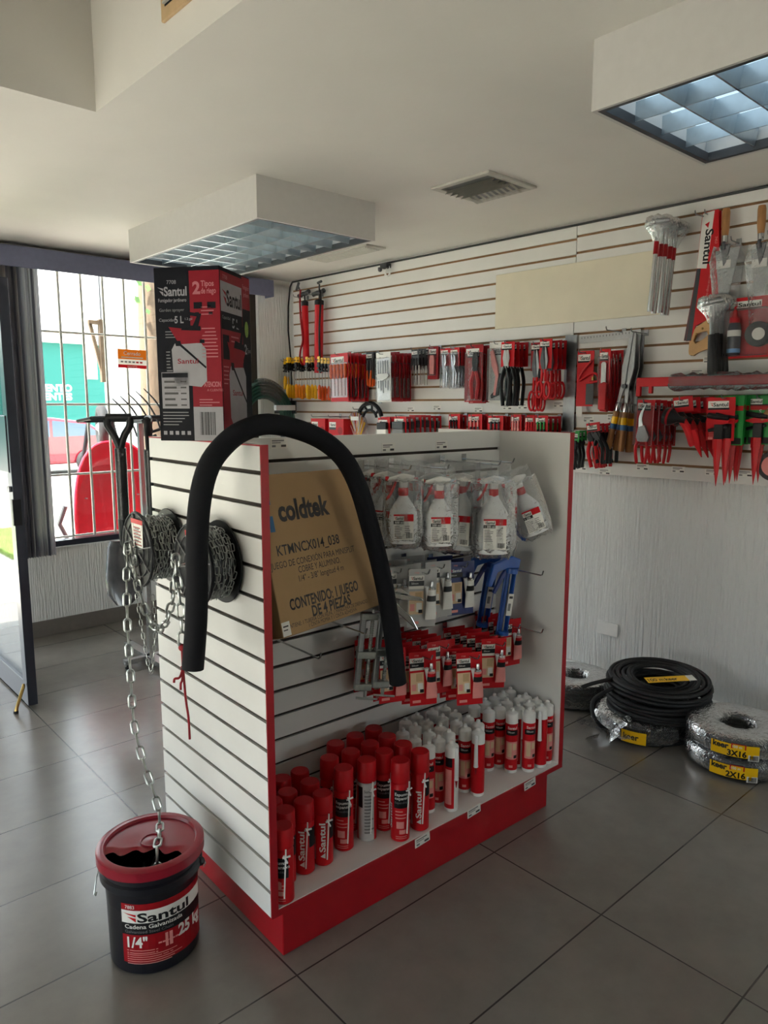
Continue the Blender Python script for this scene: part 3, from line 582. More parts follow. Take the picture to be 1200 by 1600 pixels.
peg('peg_hook', 'chrome hook through the reel behind the foam tube', DP(0, .222, 1.204), SIDE, .158, group='hooks on the stand end')
# heavy chain: pail -> first hook -> second hook, loose end with cord
BK = Vector((.912, 1.96, 0))
m = M()
path = [BK + Vector(p) for p in ((-.022, -.082, .215), (-.02, -.08, .32), (-.006, -.056, .356), (.03, .0, .357), (.058, .055, .366), (.06, .075, .42))] + [Vector(DP(*p)) for p in [(-.178, .52, .6), (-.172, .555, .8), (-.165, .575, 1.0), (-.152, .583, 1.17), (-.142, .585, 1.216), (-.135, .578, 1.17), (-.14, .53, 1.07), (-.14, .45, .985), (-.14, .36, .985), (-.145, .27, 1.09), (-.15, .228, 1.19), (-.15, .222, 1.226), (-.153, .215, 1.18), (-.15, .205, 1.08), (-.15, .205, .985)]]
chain(m, path, .05, .028, .004, 'zinc')
tag(m.build('galvanized_chain'), 'heavy galvanized chain rising from the pail and looped over the hooks', 'chain')
m = M(); chain(m, [Vector(DP(*p)) for p in [(-.118, .59, 1.205), (-.125, .6, 1.1), (-.12, .58, .95), (-.115, .55, .82), (-.112, .535, .785), (-.11, .52, .82), (-.105, .5, .95), (-.112, .49, 1.05)]], .025, .012, .0015, 'zinc', seg=5, n=10)
tag(m.build('thin_chain'), 'thin zinc chain loop hanging from the reel nearer the window', 'chain')
ce = Vector(DP(-.15, .205, .965)); m = M(); m.ball(ce.x, ce.y, ce.z, .011, 'chain_red', 1, 10); m.tube([ce, ce + Vector((0, 0, -.05)), ce + Vector((.002, 0, -.065))], .004, 'chain_red', 6); m.ball(ce.x, ce.y, ce.z - .06, .007, 'chain_red', 1, 8)
for dx, dz in ((-.03, -.035), (-.01, -.062), (.012, -.22)): m.tube(smooth_path([ce + Vector((0, 0, -.062)), ce + Vector((dx * .5, dx * .2, -.07 + dz * .4)), ce + Vector((dx * .9, 0, -.062 + dz * .7)), ce + Vector((dx, 0, -.062 + dz))]), .0035, 'chain_red', 6)
tag(m.build('frayed_string'), 'frayed red cord knotted to the loose end of the heavy chain', 'cord')
# pail
t = thing('chain_pail', 'black pail with torn red lid holding the heavy chain', 'pail', BK, R(-43))
m = M(); m.lathe([(.0, .004), (.122, .004), (.125, .0), (.131, .006), (.1345, .24), (.14, .262), (.15, .266), (.15, .285), (.142, .29), (.143, .315), (.1505, .32), (.1505, .332), (.143, .334), (.14, .31), (.124, .02), (0, .02)], 'pail', 48, caps=False); m.build('body', t)
m = M(); RL = .157; hole = lambda a: None
m.lathe([(RL - .004, .312), (RL, .314), (RL, .342), (RL - .006, .347), (RL - .022, .347), (RL - .026, .339)], 'lid_red', 56, caps=False)
N_ = 56; r1 = RL - .026
def lid_z(x, y): return .338 - .004 * math.exp(-((x + .05) ** 2 + (y + .02) ** 2) / .003)
# disc with a torn half-moon opening towards the viewer
def edge(a):
    """inner boundary of the disc ring at angle a (local)"""
    x, y = r1 * math.cos(a), r1 * math.sin(a); return x, y
chord = -.052
vs = []; fs = []; G = 26
for j in range(G + 1):
    y = chord + (r1 - chord) * j / G; w = math.sqrt(max(r1 * r1 - y * y, 0))
    for i in range(G + 1):
        x = -w + 2 * w * i / G; yy = y + (.012 * math.sin(i * .9) - .022 * (1 - abs(2 * i / G - 1)) * -1.2) * max(0, 1 - j / 6); vs.append((x, yy, lid_z(x, yy) - .006 * max(0, 1 - j / 4)))
for j in range(G):
    for i in range(G): fs.append((j * (G + 1) + i, j * (G + 1) + i + 1, (j + 1) * (G + 1) + i + 1, (j + 1) * (G + 1) + i))
m.add(vs, fs, 'lid_red', True)
m.tube([(.0 + .032 * math.cos(k * .3927), .012 + .032 * math.sin(k * .3927), .339) for k in range(16)], .003, 'lid_red', 6, closed=True)
m.lathe([(.03, .338), (.0, .341)], 'lid_red', 20, 0, .012, caps=False)
m.build('lid', t)
m = M(); m.lathe([(.0, .2), (.134, .2)], 'cavity', 32, caps=False); rr = random.Random(5)
for k in range(26):
    a = rr.uniform(0, 6.28); q = rr.uniform(0, .1); link_mesh(m, Vector((q * math.cos(a), q * math.sin(a), .205)), Vector((rr.uniform(-1, 1), rr.uniform(-1, 1), .3)), Vector((0, 0, 1)), .047, .027, .0036, 'zinc')
m.build('chain_inside', t)
m = M(); RW_ = .1356; e = [('r', -.135, .045, .135, .232, 'red_dark', 1), ('r', -.135, .172, .135, .212, 'paper', 2), ('r', -.135, .135, .135, .172, 'black', 2), ('t', '7883', -.122, .217, .011, 'paper', 2)] + logo(-.13, .176, .029, .2, 'black', 'red', 3)
e += [('t', 'Cadena Galvanizada', -.125, .155, .013, 'paper', {'b': 1, 'w': .17}, 3), ('t', 'Galvanized Steel Chain', -.125, .141, .009, 'grey', {'w': .14}, 3), ('t', '1/4"', -.12, .095, .034, 'paper', {'b': 2, 'w': .06}, 2), ('t', '25 kg', .03, .1, .036, 'paper', {'b': 3, 'w': .095}, 2), ('r', -.01, .085, .012, .128, 'pink', 2), ('r', -.03, .1, .03, .105, 'pink', 2)] + lines(-.122, .086, -.03, 2, .008, 'pink', seed=2) + lines(-.122, .072, .1, 5, .007, 'pink', seed=4)
m.T = Matrix.Rotation(R(34), 4, 'Z'); m.art(e, 0, RW_ + .0005); m.build('label', t)
m = M(); m.lathe([(.02, 0), (.02, .0)], 'pail', 8); m = M()
for s_ in (-1, 1): m.ball(s_ * .148, -.0, .275, .014, 'pail', 1, 10)
m.tube([(-.153, 0, .275), (-.158, -.03, .245), (-.162, -.045, .2), (-.158, -.045, .196), (-.156, -.04, .205)], .0025, 'zinc', 6)
m.tube([(.158 * math.cos(PI - k * PI / 14), .158 * math.sin(PI - k * PI / 14), .258 - .06 * math.sin(k * PI / 14)) for k in range(15)], .0025, 'zinc', 6)
m.build('handle', t)

# ------------------------------------------------------------------ cans and cartridges on the shelf
def foam_can(h, style):
    r = .0325; cap = .072 if h > .26 else .062; t = thing('foam_can', 'red can', 'spray can')
    m = M(); m.lathe([(r - .003, 0), (r, .003), (r, h - cap - .012), (r - .004, h - cap - .004), (r - .008, h - cap)], 'red' if style != 2 else 'grey_light', 28); b = m.build('body', t)
    m = M(); m.lathe([(r + .0005, 0), (r + .001, .002), (r - .0003, cap - .004), (r - .003, cap), (0, cap)], 'red_cap', 28, z=h - cap, caps=False); m.build('cap', t)
    top = h - cap - .014; e = []
    if style == 0: e = [('r', -.028, top - .075, .03, top - .01, 'black', 1), ('t', 'Espuma', -.024, top - .03, .011, 'white', {'b': 1}, 2), ('t', 'expansiva', -.024, top - .044, .011, 'white', {'b': 1}, 2), ('t', 'Expanding', -.024, top - .058, .008, 'grey', 2)] + lines(-.022, top - .085, .02, 3, .012, 'pink', seed=1) + [('r', -.018, .05, .008, .075, 'pink', 1), ('r', -.008, .03, .015, .045, 'pink', 1)] + lines(-.02, .022, .02, 2, .007, 'pink', seed=2)
    elif style == 1: e = [('t', 'Santul', .012, .05, .02, 'white', {'b': 2, 'w': .1, 'a': 90}, 2), ('p', [(-.004, .035), (.012, .028), (.012, .048)], 'white', 2), ('r', .028, top - .07, .06, top - .005, 'black', 1), ('r', -.03, .02, -.022, top - .06, 'grey_light', 1)]
    elif style == 2: e = [('r', -.095, .002, -.03, top, 'red', 1), ('r', .032, .002, .095, top, 'red', 1), ('r', -.03, top - .075, -.01, top, 'black', 1), ('t', 'Santul', -.005, top - .02, .01, 'black', {'w': .03}, 2)] + lines(-.004, top - .03, .03, 12, .012, 'grey', 2, .5, 3)
    if style == 0: e += [('t', 'Santul', -.038, .045, .016, 'white', {'b': 2, 'w': .09, 'a': 90}, 2)]
    m = M(); m.art(e, 0, r + .0003); m.build('label', t)
    m = M(); m.tube([(r * .55, -r - .004, h * .12), (r * .75, -r - .002, h * .7), (r * .78, -r - .003, h * .78)], .0024, 'white', 6); m.tube([(r * .45, -r - .004, h * .66), (r * 1.1, -r + .006, h * .68)], .003, 'milky', 6); m.tube([(r * .6, -r - .006, h * .7), (r * .9, -r - .002, h * .6)], .003, 'milky', 6); m.build('straw', t)
    return t
SH = .175; FACE = -PI / 4 - DRZ
small = [(.213, .27), (.288, .272), (.113, .168), (.18, .184), (.273, .19), (.115, .10), (.19, .105), (.262, .103), (.062, .03)]
big = [(.361, .121), (.366, .207), (.447, .281), (.54, .285), (.63, .288), (.627, .206), (.541, .201), (.451, .198), (.629, .122), (.54, .122), (.455, .114), (.541, .038), (.636, .041)]
pro = {(k, s_): foam_can(k, s_) for k in (.238, .285) for s_ in (0, 1, 2)}
used = set()
smalltext = ['fourth of the short red foam cans, at the very back beside the tall ones', 'short red foam can at the back touching the tall can row', 'short red foam can against the slatted back near the end panel', 'short red foam can in the middle of the short cans', 'short red foam can in the third row beside the tall cans', 'short red foam can second from the end panel, second row', 'short red foam can showing a white stripe, second along from the corner', 'short red foam can with a white crossed straw on its side', 'short red foam can at the front corner against the red edge']
smalltext[0] = 'short red foam can at the very back of the short cans'
bigtext = ['tall red foam can with black band beside the white-backed can', 'tall red foam can behind the black-banded one', 'tall red foam can in the back row, one from its open end', 'tall red foam can in the middle of the back row', 'tall red foam can at the back row end beside the white cartridges', 'tall red foam can in the second row beside the white cartridges', 'tall red foam can in the centre of the second row', 'tall red foam can in the second row behind the white-backed can', 'tall red foam can in the third row beside the white cartridges', 'tall red foam can hemmed in behind the two front tall cans', 'tall foam can turned to its white back panel with a taped straw', 'tall red foam can foremost on the shelf with a black label', 'tall red foam can at the front next to the white cartridges']
for i, (a, b) in enumerate(small + big):
    h = .238 if i < 9 else .285; j = i - 9
    s_ = [1, 1, 0, 0, 1, 1, 1, 1, 0][i] if i < 9 else [0, 0, 1, 0, 1, 0, 1, 0, 0, 0, 2, 0, 1][j]
    k = (h, s_); o = pro[k]
    if k in used: o = dup(o)
    used.add(k); o.location = DP(a, b, SH); o.rotation_euler = (0, 0, R(-48 + random.uniform(-12, 12)))
    o['label'] = smalltext[i] if i < 9 else bigtext[j]; o['group'] = 'short red foam cans on the shelf' if i < 9 else 'tall red foam cans on the shelf'
for k, o in pro.items():
    if k not in used:
        for ch in list(o.children): bpy.data.objects.remove(ch)
        bpy.data.objects.remove(o)
def cartridge(style):
    r = .0252; h = .25; t = thing('sealant_cartridge', 'cartridge', 'cartridge')
    m = M(); m.lathe([(r - .002, 0), (r, .002), (r, h - .003), (r - .002, h), (r * .72, h + .002), (r * .5, h + .006), (.009, h + .008), (.0075, h + .017), (.004, h + .0195), (0, h + .0195)], 'white', 24, caps=False); m.build('body', t)
    m = M(); wv = r * PI * .98; e = [('r', -wv * .62, .014, wv * .62, h - .04, 'red', 1)]
    if style == 0: e += [('r', -.026, h - .088, .026, h - .066, 'black', 2), ('r', -.026, .06, .026, .135, 'pink', 2), ('r', -.018, .07, .0, .13, 'peach', 3), ('r', .004, .1, .02, .128, 'peach', 3), ('t', 'Santul', -.018, h - .062, .011, 'white', {'b': 1, 'w': .038}, 2), ('t', 'Silicon', -.018, h - .078, .008, 'white', 3), ('r', .008, .065, .022, .078, 'black', 3), ('r', -.01, .025, .005, .035, 'pink', 2)]
    elif style == 1: e += [('r', -.03, h - .075, -.002, h - .04, 'black', 2), ('r', -.03, .03, -.004, h - .085, 'pink', 2), ('r', .006, .014, .05, h - .04, 'paper', 2), ('r', .03, .02, .046, .07, 'grey', 3)]
    m.art(e, 0, r + .0003); m.build('label', t)
    if style:
        m = M(); s_ = 1 if style == 1 else -1; ax = r * .55 * s_; ay = -r - .004 if style == 2 else -r + .004
        m.lathe([(.0095, 0), (.0085, .01), (.006, .12), (.004, .124)], 'milky', 12, ax, ay, h - .125); m.lathe([(.002, 0), (.0062, .03)], 'red_dark', 10, ax, ay, h - .155); m.build('nozzle', t)
    return t
tub = [(.734, .240), (.729, .167), (.732, .098), (.795, .11), (.803, .049), (.802, .244), (.805, .17), (.861, .122), (.872, .178), (.866, .244), (.806, .305), (.872, .309), (.949, .302), (.939, .233), (1.013, .295), (.952, .17), (.938, .11), (1.006, .226), (1.014, .165), (1.007, .106), (.956, .058), (1.123, .232), (1.187, .23), (1.133, .162), (1.254, .237), (1.19, .154), (1.258, .173), (1.307, .236), (1.362, .241), (1.193, .091), (1.252, .106), (1.32, .159), (1.362, .157), (1.314, .101), (1.253, .05), (1.362, .101), (1.318, .04), (1.364, .045)]
cp = [cartridge(0), cartridge(1), cartridge(2)]; cu = set()
front = {4: 'white sealant cartridge at the front beside the tall red cans, nozzle taped to its side', 20: 'white and red sealant cartridge at the front of the first block with nozzle taped on', 16: 'white and red sealant cartridge just behind the nozzle-taped one in the first block', 3: 'white and red sealant cartridge second from the tall red cans', 2: 'white and red sealant cartridge touching the front tall red can', 34: 'foremost white and red cartridge of the second block, standing before the empty shelf', 36: 'front cartridge of the second block with nozzle taped to its face', 37: 'cartridge in the front corner against the far end panel', 29: 'cartridge bordering the empty shelf space at the second block', 30: 'cartridge with grey back label and taped nozzle in the second block', 33: 'cartridge half hidden behind the front pair of the second block', 35: 'cartridge second from the front along the far end panel'}
for i, (a, b) in enumerate(tub):
    s_ = 1 if i in (4, 30) else 2 if i in (20, 36) else 0
    o = cp[s_]
    if s_ in cu: o = dup(o)
    cu.add(s_); o.location = DP(a, b, SH); o.rotation_euler = (0, 0, R(-44 + random.uniform(-14, 14)) if s_ == 0 else R(-40))
    blk = 0 if i < 21 else 1
    o['label'] = front.get(i, 'white capped sealant cartridge packed among the block beside the tall red cans' if blk == 0 else 'white capped sealant cartridge packed among the block beside the far end panel')
    o['group'] = ['sealant cartridges beside the red cans', 'sealant cartridges beside the end panel'][blk]
# shelf price tags
def price_tag(loc, rz, label, w=.06, h=.032, tilt=0, group='price stickers'):
    m = M(); m.box(-w / 2, w / 2, -.0012, 0, -h / 2, h / 2, 'paper'); m.art([('r', -w * .42, h * .2, w * .3, h * .32, 'grey', 1), ('r', -w * .42, h * .02, w * .1, h * .1, 'grey', 1), ('r', -w * .42, -h * .36, -w * .2, -h * .16, 'grey', 1), ('r', w * .12, -h * .36, w * .42, -h * .14, 'ink', 1)], -.0012)
    return tag(m.build('price_tag', None, loc, (0, R(tilt), rz)), label, 'price tag', group)
for a, z, nm in ((.607, .158, 'below the tall red cans'), (.87, .165, 'below the first block of cartridges'), (1.198, .155, 'below the second block of cartridges')): price_tag(DP(a, -.004, z), DRZ, 'white price sticker on the red shelf edge ' + nm, .07, .034, -4, 'price stickers on the shelf edge')
for a, z, nm in ((.763, 1.497, 'above the small spray bottles'), (1.042, 1.497, 'above the tallest spray bottle'), (.286, 1.528, 'above the cardboard box')): price_tag(DP(a, .3598, z), DRZ, 'white price sticker on the stand back panel ' + nm, .065, .034, 0, 'price stickers on the back panel')

# ------------------------------------------------------------------ goods on pegs in the display recess
def tube_card(mainc, w=.1, h=.2, head='paper', band='black', tubec='red', two=False):
    """hanging card with a squeezed sealant tube and nozzle on its right half"""
    t = thing('sealant_card', 'card', 'sealant pack')
    m = M(); m.box(-w / 2, w / 2, 0, .0012, -h, 0, mainc)
    e = [('r', -w * .48, -h * .2, w * .05, -h * .11, head, 1), ('r', -w * .48, -h * .29, w * .05, -h * .2, band, 1), ('r', -w * .48, -h * .34, w * .05, -h * .29, head, 1)] + logo(-w * .44, -h * .185, h * .055, w * .44, 'black' if head == 'paper' else 'white', 'red', 2)
    e += [('t', 'Silicon', -w * .4, -h * .26, h * .035, 'white', 2), ('t', '7708', -w * .3, -h * .08, h * .03, 'pink', 2), ('r', -w * .46, -h * .78, w * .04, -h * .38, 'peach', 1), ('r', -w * .25, -h * .55, -w * .02, -h * .4, 'tan', 2), ('r', -w * .42, -h * .72, -w * .26, -h * .6, 'pink', 2), ('r', -w * .2, -h * .74, .0, -h * .58, 'paper', 2), ('r', -w * .12, -h * .76, w * .02, -h * .7, 'black', 3), ('r', -w * .4, -h * .95, -w * .1, -h * .9, 'pink', 2)]
    m.art(e); m.lathe([(.003, 0)], mainc) if 0 else None; m.build('card', t)
    x = w * .28; m = M(); rr_ = []
    for k, (z, a, b) in enumerate([(-.86, .021, .002), (-.83, .021, .0022), (-.7, .02, .007), (-.5, .0165, .011), (-.38, .0145, .0135), (-.34, .0145, .0145)]):
        rr_.append([(x + a * math.cos(q * PI / 8), -.014 + b * math.sin(q * PI / 8), z * h) for q in range(16)])
    m.rings(rr_, 'white' if tubec == 'white' else 'pink'); m.lathe([(.0148, -.34 * h), (.0146, -.46 * h)][::-1], 'black', 16, x, -.014, 0, False) if 0 else None
    m.rings([[(x + 1.02 * a * math.cos(q * PI / 8), -.014 + 1.03 * b * math.sin(q * PI / 8), z * h) for q in range(16)] for z, a, b in ((-.54, .0172, .0105), (-.44, .0157, .0125))], band, False)
    m.rings([[(x + 1.02 * a * math.cos(q * PI / 8), -.014 + 1.03 * b * math.sin(q * PI / 8), z * h) for q in range(16)] for z, a, b in ((-.44, .0157, .0125), (-.38, .0148, .0138))], tubec, False)
    tb = m.build('tube', t)
    m = M(); m.lathe([(.0145, -.34 * h), (.0125, -.31 * h), (.006, -.3 * h), (.0065, -.22 * h), (.005, -.2 * h), (0, -.2 * h)], 'alu', 16, x, -.014, 0, False); m.build('cap', tb)
    m = M(); m.T = Matrix.Translation((0, -.01, 0)) @ Matrix.Rotation(R(-6), 4, 'Y'); m.lathe([(.003, -.62 * h), (.0055, -.5 * h), (.0075, -.32 * h), (.0085, -.31 * h), (.0085, -.3 * h)], 'milky', 10, .005, 0, 0); m.build('nozzle', t)
    return t
def stand_stack(proto, first, u_, vf, vb, n, zt, yaws, txt, group, du=0):
    """copies on one peg: front one at vf, the last at vb"""
    for k in range(n):
        f = k / max(1, n - 1); o = dup(proto) if (first is None or k or first in done) else proto
        if first: done.add(first)
        o.location = DP(u_ + du * f + random.uniform(-.004, .004), vf + (vb - vf) * f, zt + random.uniform(-.006, .006)); y = yaws if k == 0 else yaws * .6 + random.uniform(-8, 8)
        o.rotation_euler = (random.uniform(-.04, .02), random.uniform(-.03, .03), DRZ + R(y)); o['group'] = group
        o['label'] = (txt + ', foremost on its peg') if k == 0 else (txt + ', ' + ORD[k] + ' from the peg tip')
done = set()
rc = tube_card('red')
cols = [(.62, .165, .31, 4, .80, -20, 'beside the hanging foam tube'), (.715, .115, .31, 6, .783, -28, 'on the peg beside the foam tube end'), (.83, .15, .31, 5, .79, -16, 'on the middle peg'), (.91, .07, .3, 6, .752, -30, 'on the longest middle peg'), (1.07, .085, .3, 6, .762, -30, 'on the peg below the caulking gun'), (1.265, .17, .315, 5, .775, -14, 'on the peg by the end panel')]
for u_, vf, vb, n, zt, yw, nm in cols:
    stand_stack(rc, 'rc', u_, vf, vb, n, zt, yw, 'red sealant card ' + nm, 'red sealant cards')
    peg('peg_hook', 'chrome peg with cards ' + nm, DP(u_, .36, zt - .02), DRZ, .36 - vf + .045, group='pegs in the display recess')
gc = tube_card('grey_light', .105, .21, 'paper', 'charcoal', 'white'); bc = tube_card('blue_dark', .115, .21, 'blue_dark', 'black', 'white')
for u_, vf, vb, n, zt, yw, pr, key, nm in ((.655, .2, .31, 2, 1.085, -15, gc, 'gc', 'grey card with white silicone tube behind the chrome pliers'), (.712, .115, .27, 3, 1.088, -24, gc, 'gc', 'grey card with white silicone tube under the small spray bottles'), (.84, .17, .3, 3, 1.08, -18, gc, 'gc', 'grey card with white silicone tube beside the blue packs'), (.985, .19, .3, 3, 1.06, -16, bc, 'bc', 'dark blue card with grey silicone tube beside the caulking gun')):
    stand_stack(pr, key, u_, vf, vb, n, zt, yw, nm, 'silicone cards on the middle pegs')
    peg('peg_hook', 'chrome peg carrying the ' + nm.split(' tube')[0], DP(u_, .36, zt - .018), DRZ, .36 - vf + .03, group='pegs in the display recess')
# caulking guns
def caulk_gun(loc, rz, label):
    t = thing('caulking_gun', label, 'caulking gun', loc, (0, R(8), rz), 'blue caulking guns')
    m = M(); n = 9
    for z0, z1 in ((-.24, -.0),): m.rings([[(.026 * math.cos(PI * k / n), .026 * math.sin(PI * k / n), z) for k in range(n + 1)] + [(.022 * math.cos(PI * k / n), .022 * math.sin(PI * k / n), z) for k in range(n, -1, -1)] for z in (z0, z1)], 'blue')
    m.lathe([(.027, 0), (.027, .02)], 'blue', 18); m.lathe([(.027, -.255), (.027, -.24)], 'blue', 18); m.build('cradle', t)
    m = M(); m.prism([(-.02, .02), (.028, .02), (.03, .06), (-.01, .07), (-.09, .03), (-.105, -.06), (-.085, -.062), (-.065, .0)], -.012, .012, 'blue'); m.build('handle', t, bevel=.004)
    m = M(); m.prism([(-.03, .015), (-.02, .005), (-.05, -.07), (-.06, -.09), (-.072, -.085), (-.045, -.01)], -.007, .007, 'blue_dark'); m.build('trigger', t, bevel=.003)
    m = M(); m.tube([(0, 0, -.24), (0, 0, .09), (.01, 0, .13), (-.02, 0, .14)], .004, 'steel', 8); m.build('plunger_rod', t)
    m = M(); m.art([('r', -.012, -.17, .012, -.08, 'paper', 1), ('r', -.008, -.1, .008, -.09, 'ink', 2), ('r', -.008, -.15, .004, -.12, 'grey', 2)], -.0275); m.build('label', t)
for k, (a, b, z) in enumerate(((1.235, .15, .985), (1.245, .26, .99))): caulk_gun(DP(a, b, z), DRZ + R(-20 - 10 * k), 'blue caulking gun hanging by the end panel, ' + ('in front' if k == 0 else 'tucked behind the other one'))
for a, v_, z, n, nm in ((1.24, .36, 1.0, .36, 'chrome peg above the caulking guns reaching past the spray bottles'), (1.33, .36, .735, .3, 'chrome peg beside the caulking gun tips'), (.2, .36, .9, .34, 'bare chrome peg under the cardboard box, nearer the red edge'), (.385, .36, .935, .33, 'bare chrome peg under the cardboard box, nearer the foam tube')): peg('peg_hook', nm, DP(a, v_, z), DRZ, n, up=.02, group='pegs in the display recess')
# chrome bar clamps hanging behind the foam tube end
for k, (a, b, z, aa) in enumerate(((.5, .15, .95, 6), (.57, .14, .945, 6))):
    t = thing('pipe_clamp', ['zinc plated screw clamp hanging nearer the cardboard box', 'zinc plated screw clamp hanging behind the foam tube end'][k], 'clamp', DP(a, b, z), (0, R(aa), DRZ + R(-25)), 'zinc screw clamps')
    m = M(); m.box(-.03, -.012, -.012, .012, -.26, 0, 'steel'); m.box(-.03, .03, -.014, .014, -.015, .008, 'zinc'); m.box(-.03, .03, -.014, .014, -.265, -.24, 'zinc'); m.build('frame', t, bevel=.004)
    m = M(); m.tube([(.012, 0, -.29), (.012, 0, .02)], .006, 'zinc', 10)
    for q in range(30): m.lathe([(.006, 0), (.0075, .0025), (.006, .005)], 'zinc', 8, .012, 0, -.25 + q * .008, False)
    m.build('screw', t)
    m = M(); m.box(-.032, .034, -.016, .016, -.15, -.125, 'zinc'); m.build('jaw', t, bevel=.003)
    m = M(); m.tube([(-.025, -.02, -.285), (.05, -.02, -.29)], .004, 'zinc', 8); m.build('handle', t)
peg('peg_hook', 'chrome peg holding the screw clamps', DP(.535, .36, .955), DRZ, .25, group='pegs in the display recess')
# chrome locking pliers
t = thing('locking_pliers', 'long chrome locking pliers hanging beside the foam tube', 'pliers', DP(.6, .13, 1.005), (0, R(14), DRZ + R(-35)))
m = M(); m.prism([(-.06, .015), (.02, .008), (.09, .012), (.1, .002), (.02, -.012), (-.06, -.01)], -.006, .006, 'chrome'); m.build('upper_jaw', t, bevel=.003)
m = M(); m.prism([(-.05, -.012), (.0, -.02), (.07, -.06), (.105, -.1), (.1, -.104), (.05, -.075), (-.02, -.035)], -.005, .005, 'chrome'); m.build('lower_handle', t, bevel=.002)
m = M(); m.prism([(-.04, .02), (.01, .03), (.05, .012), (.03, .012), (-.03, .012)], -.004, .004, 'chrome'); m.build('lever', t, bevel=.002)
peg('peg_hook', 'chrome peg holding the long chrome pliers', DP(.585, .36, 1.03), DRZ, .25, group='pegs in the display recess')
# bagged spray bottles
def spray_bottle(k, lab, w=.088, h=.17):
    """white bottle, red collar, trigger head, printed label, clear bag; origin at the bag's hanging hole"""
    t = thing('spray_bottle', 'bottle', 'spray bottle')
    zb = -.045 - .085 * k - h
    m = M(); rr_ = []
    for z, a, b in ((0, .9, .9), (.012, 1, 1), (.5, 1, 1), (.66, .93, .95), (.82, .62, .7), (.95, .34, .4), (1, .3, .36)):
        rr_.append([(w / 2 * a * math.copysign(abs(math.cos(q * PI / 12)) ** .8, math.cos(q * PI / 12)), .7 * w / 2 * b * math.copysign(abs(math.sin(q * PI / 12)) ** .8, math.sin(q * PI / 12)), zb + z * h) for q in range(24)])
    m.rings(rr_, 'milky'); m.build('bottle', t)
    zc = zb + h; m = M(); m.lathe([(.0165, -.004), (.0175, 0), (.0175, .02), (.016, .023)], 'red', 20, 0, 0, zc); m.build('collar', t)
    m = M(); m.prism([(-.014, .0), (.014, .0), (.016, .025), (.038, .034), (.04, .043), (.0, .052), (-.05, .036), (-.056, .026), (-.048, .022), (-.014, .022)], -.011, .011, 'white'); m.T = Matrix(); hd = m.build('trigger_head', t, (0, 0, zc + .022), bevel=.004)
    m = M(); m.prism([(-.03, .022), (-.022, .022), (-.03, -.002), (-.045, -.032), (-.06, -.045), (-.064, -.04), (-.045, -.015)], -.007, .007, 'red'); m.build('trigger', hd, bevel=.002)
    m = M(); m.T = Matrix.Translation((-.058, 0, .031)) @ Matrix.Rotation(R(90), 4, 'Y'); m.lathe([(.008, -.004), (.009, 0), (.009, .008)], 'red', 10); m.build('nozzle', hd)
    lw = w * .68; m = M(); z0 = zb + h * .1; z1 = zb + h * .62
    e = [('r', -lw / 2, z0, lw / 2, z1, 'paper', 1), ('r', lw * .02, z1 - .024, lw / 2, z1, 'red', 2), ('r', -lw / 2, z1 - .006, lw * .02, z1, 'red', 2), ('r', -lw / 2, z1 - .034, lw * .02, z1 - .022, 'black', 2), ('t', lab, -lw * .44, z1 - .032, .008, 'white', {'b': 1}, 3)] + logo(-lw * .48, z1 - .019, .011, lw * .46, 'black', 'red', 3) + lines(-lw * .46, z1 - .04, -lw * .04, 8, .006, 'grey', 2, .4) + lines(lw * .06, z1 - .04, lw * .44, 4, .007, 'grey', 2, .35, 4) + barcode(lw * .12, z0 + .006, lw * .44, z0 + .024)
    m.art(e, -.7 * w / 2 - .004); m.build('label', t)
    m = M(); rr = random.Random(int(k * 10 + w * 1000)); B = []
    for z, a, b in ((.012, .75, .002), (-.02, .8, .006), (-.05, .8, .35), (zb + h + .05, 1, .7), (zb + h * .6, 1, .95), (zb + .03, 1, .95), (zb - .01, .85, .6), (zb - .022, .7, .1)):
        B.append([((w / 2 + .022) * a * math.cos(q * PI / 10) * rr.uniform(.9, 1.06), (.7 * w / 2 + .01) * b * math.sin(q * PI / 10) * rr.uniform(.85, 1.1), z + rr.uniform(-.006, .006)) for q in range(20)])
    m.rings(B, 'clear', caps=False); m.build('bag', t)
    return t
sb = [spray_bottle(.6, '500 ml', .1, .17), spray_bottle(.7, '1 000 ml', .125, .22), spray_bottle(.5, '1 220', .105, .17)]
ub = set()
for k, u_, v_, z, yw, tl, lb in ((0, .655, .155, 1.445, -40, 0, 'small bagged spray bottle on the peg nearest the foam tube, foremost'), (0, .66, .24, 1.447, -60, 2, 'small bagged spray bottle tucked behind at the peg nearest the foam tube'), (0, .645, .31, 1.45, -50, -3, 'small bagged spray bottle at the back against the slatted panel'),
        (0, .765, .09, 1.432, -36, 0, 'bagged spray bottle hanging foremost on the middle peg'), (0, .79, .16, 1.438, -30, -4, 'bagged spray bottle behind the foremost one on the middle peg'), (0, .80, .25, 1.442, -45, 4, 'bagged spray bottle at the back of the middle peg'),
        (1, 1.05, .09, 1.425, -40, 0, 'largest bagged spray bottle with wide white label, foremost'), (1, 1.0, .2, 1.43, -50, 3, 'tall bagged spray bottle behind the largest one'), (2, 1.2, .12, 1.395, -38, -22, 'bagged spray bottle tilted against the end panel'), (2, 1.13, .25, 1.41, -50, -4, 'bagged spray bottle behind the tilted one')):
    o = sb[k] if k not in ub else dup(sb[k]); ub.add(k)
    o.location = DP(u_, v_, z); o.rotation_euler = (0, R(tl), DRZ + R(yw)); o['label'] = lb; o['group'] = 'bagged spray bottles'
for u_, n, nm in ((.655, .24, 'nearest the foam tube'), (.775, .3, 'in the middle'), (1.045, .3, 'of the largest spray bottle'), (1.17, .26, 'of the tilted spray bottle')): peg('peg_hook', 'chrome peg for spray bottles ' + nm, DP(u_, .36, 1.435), DRZ, n, group='pegs in the display recess')

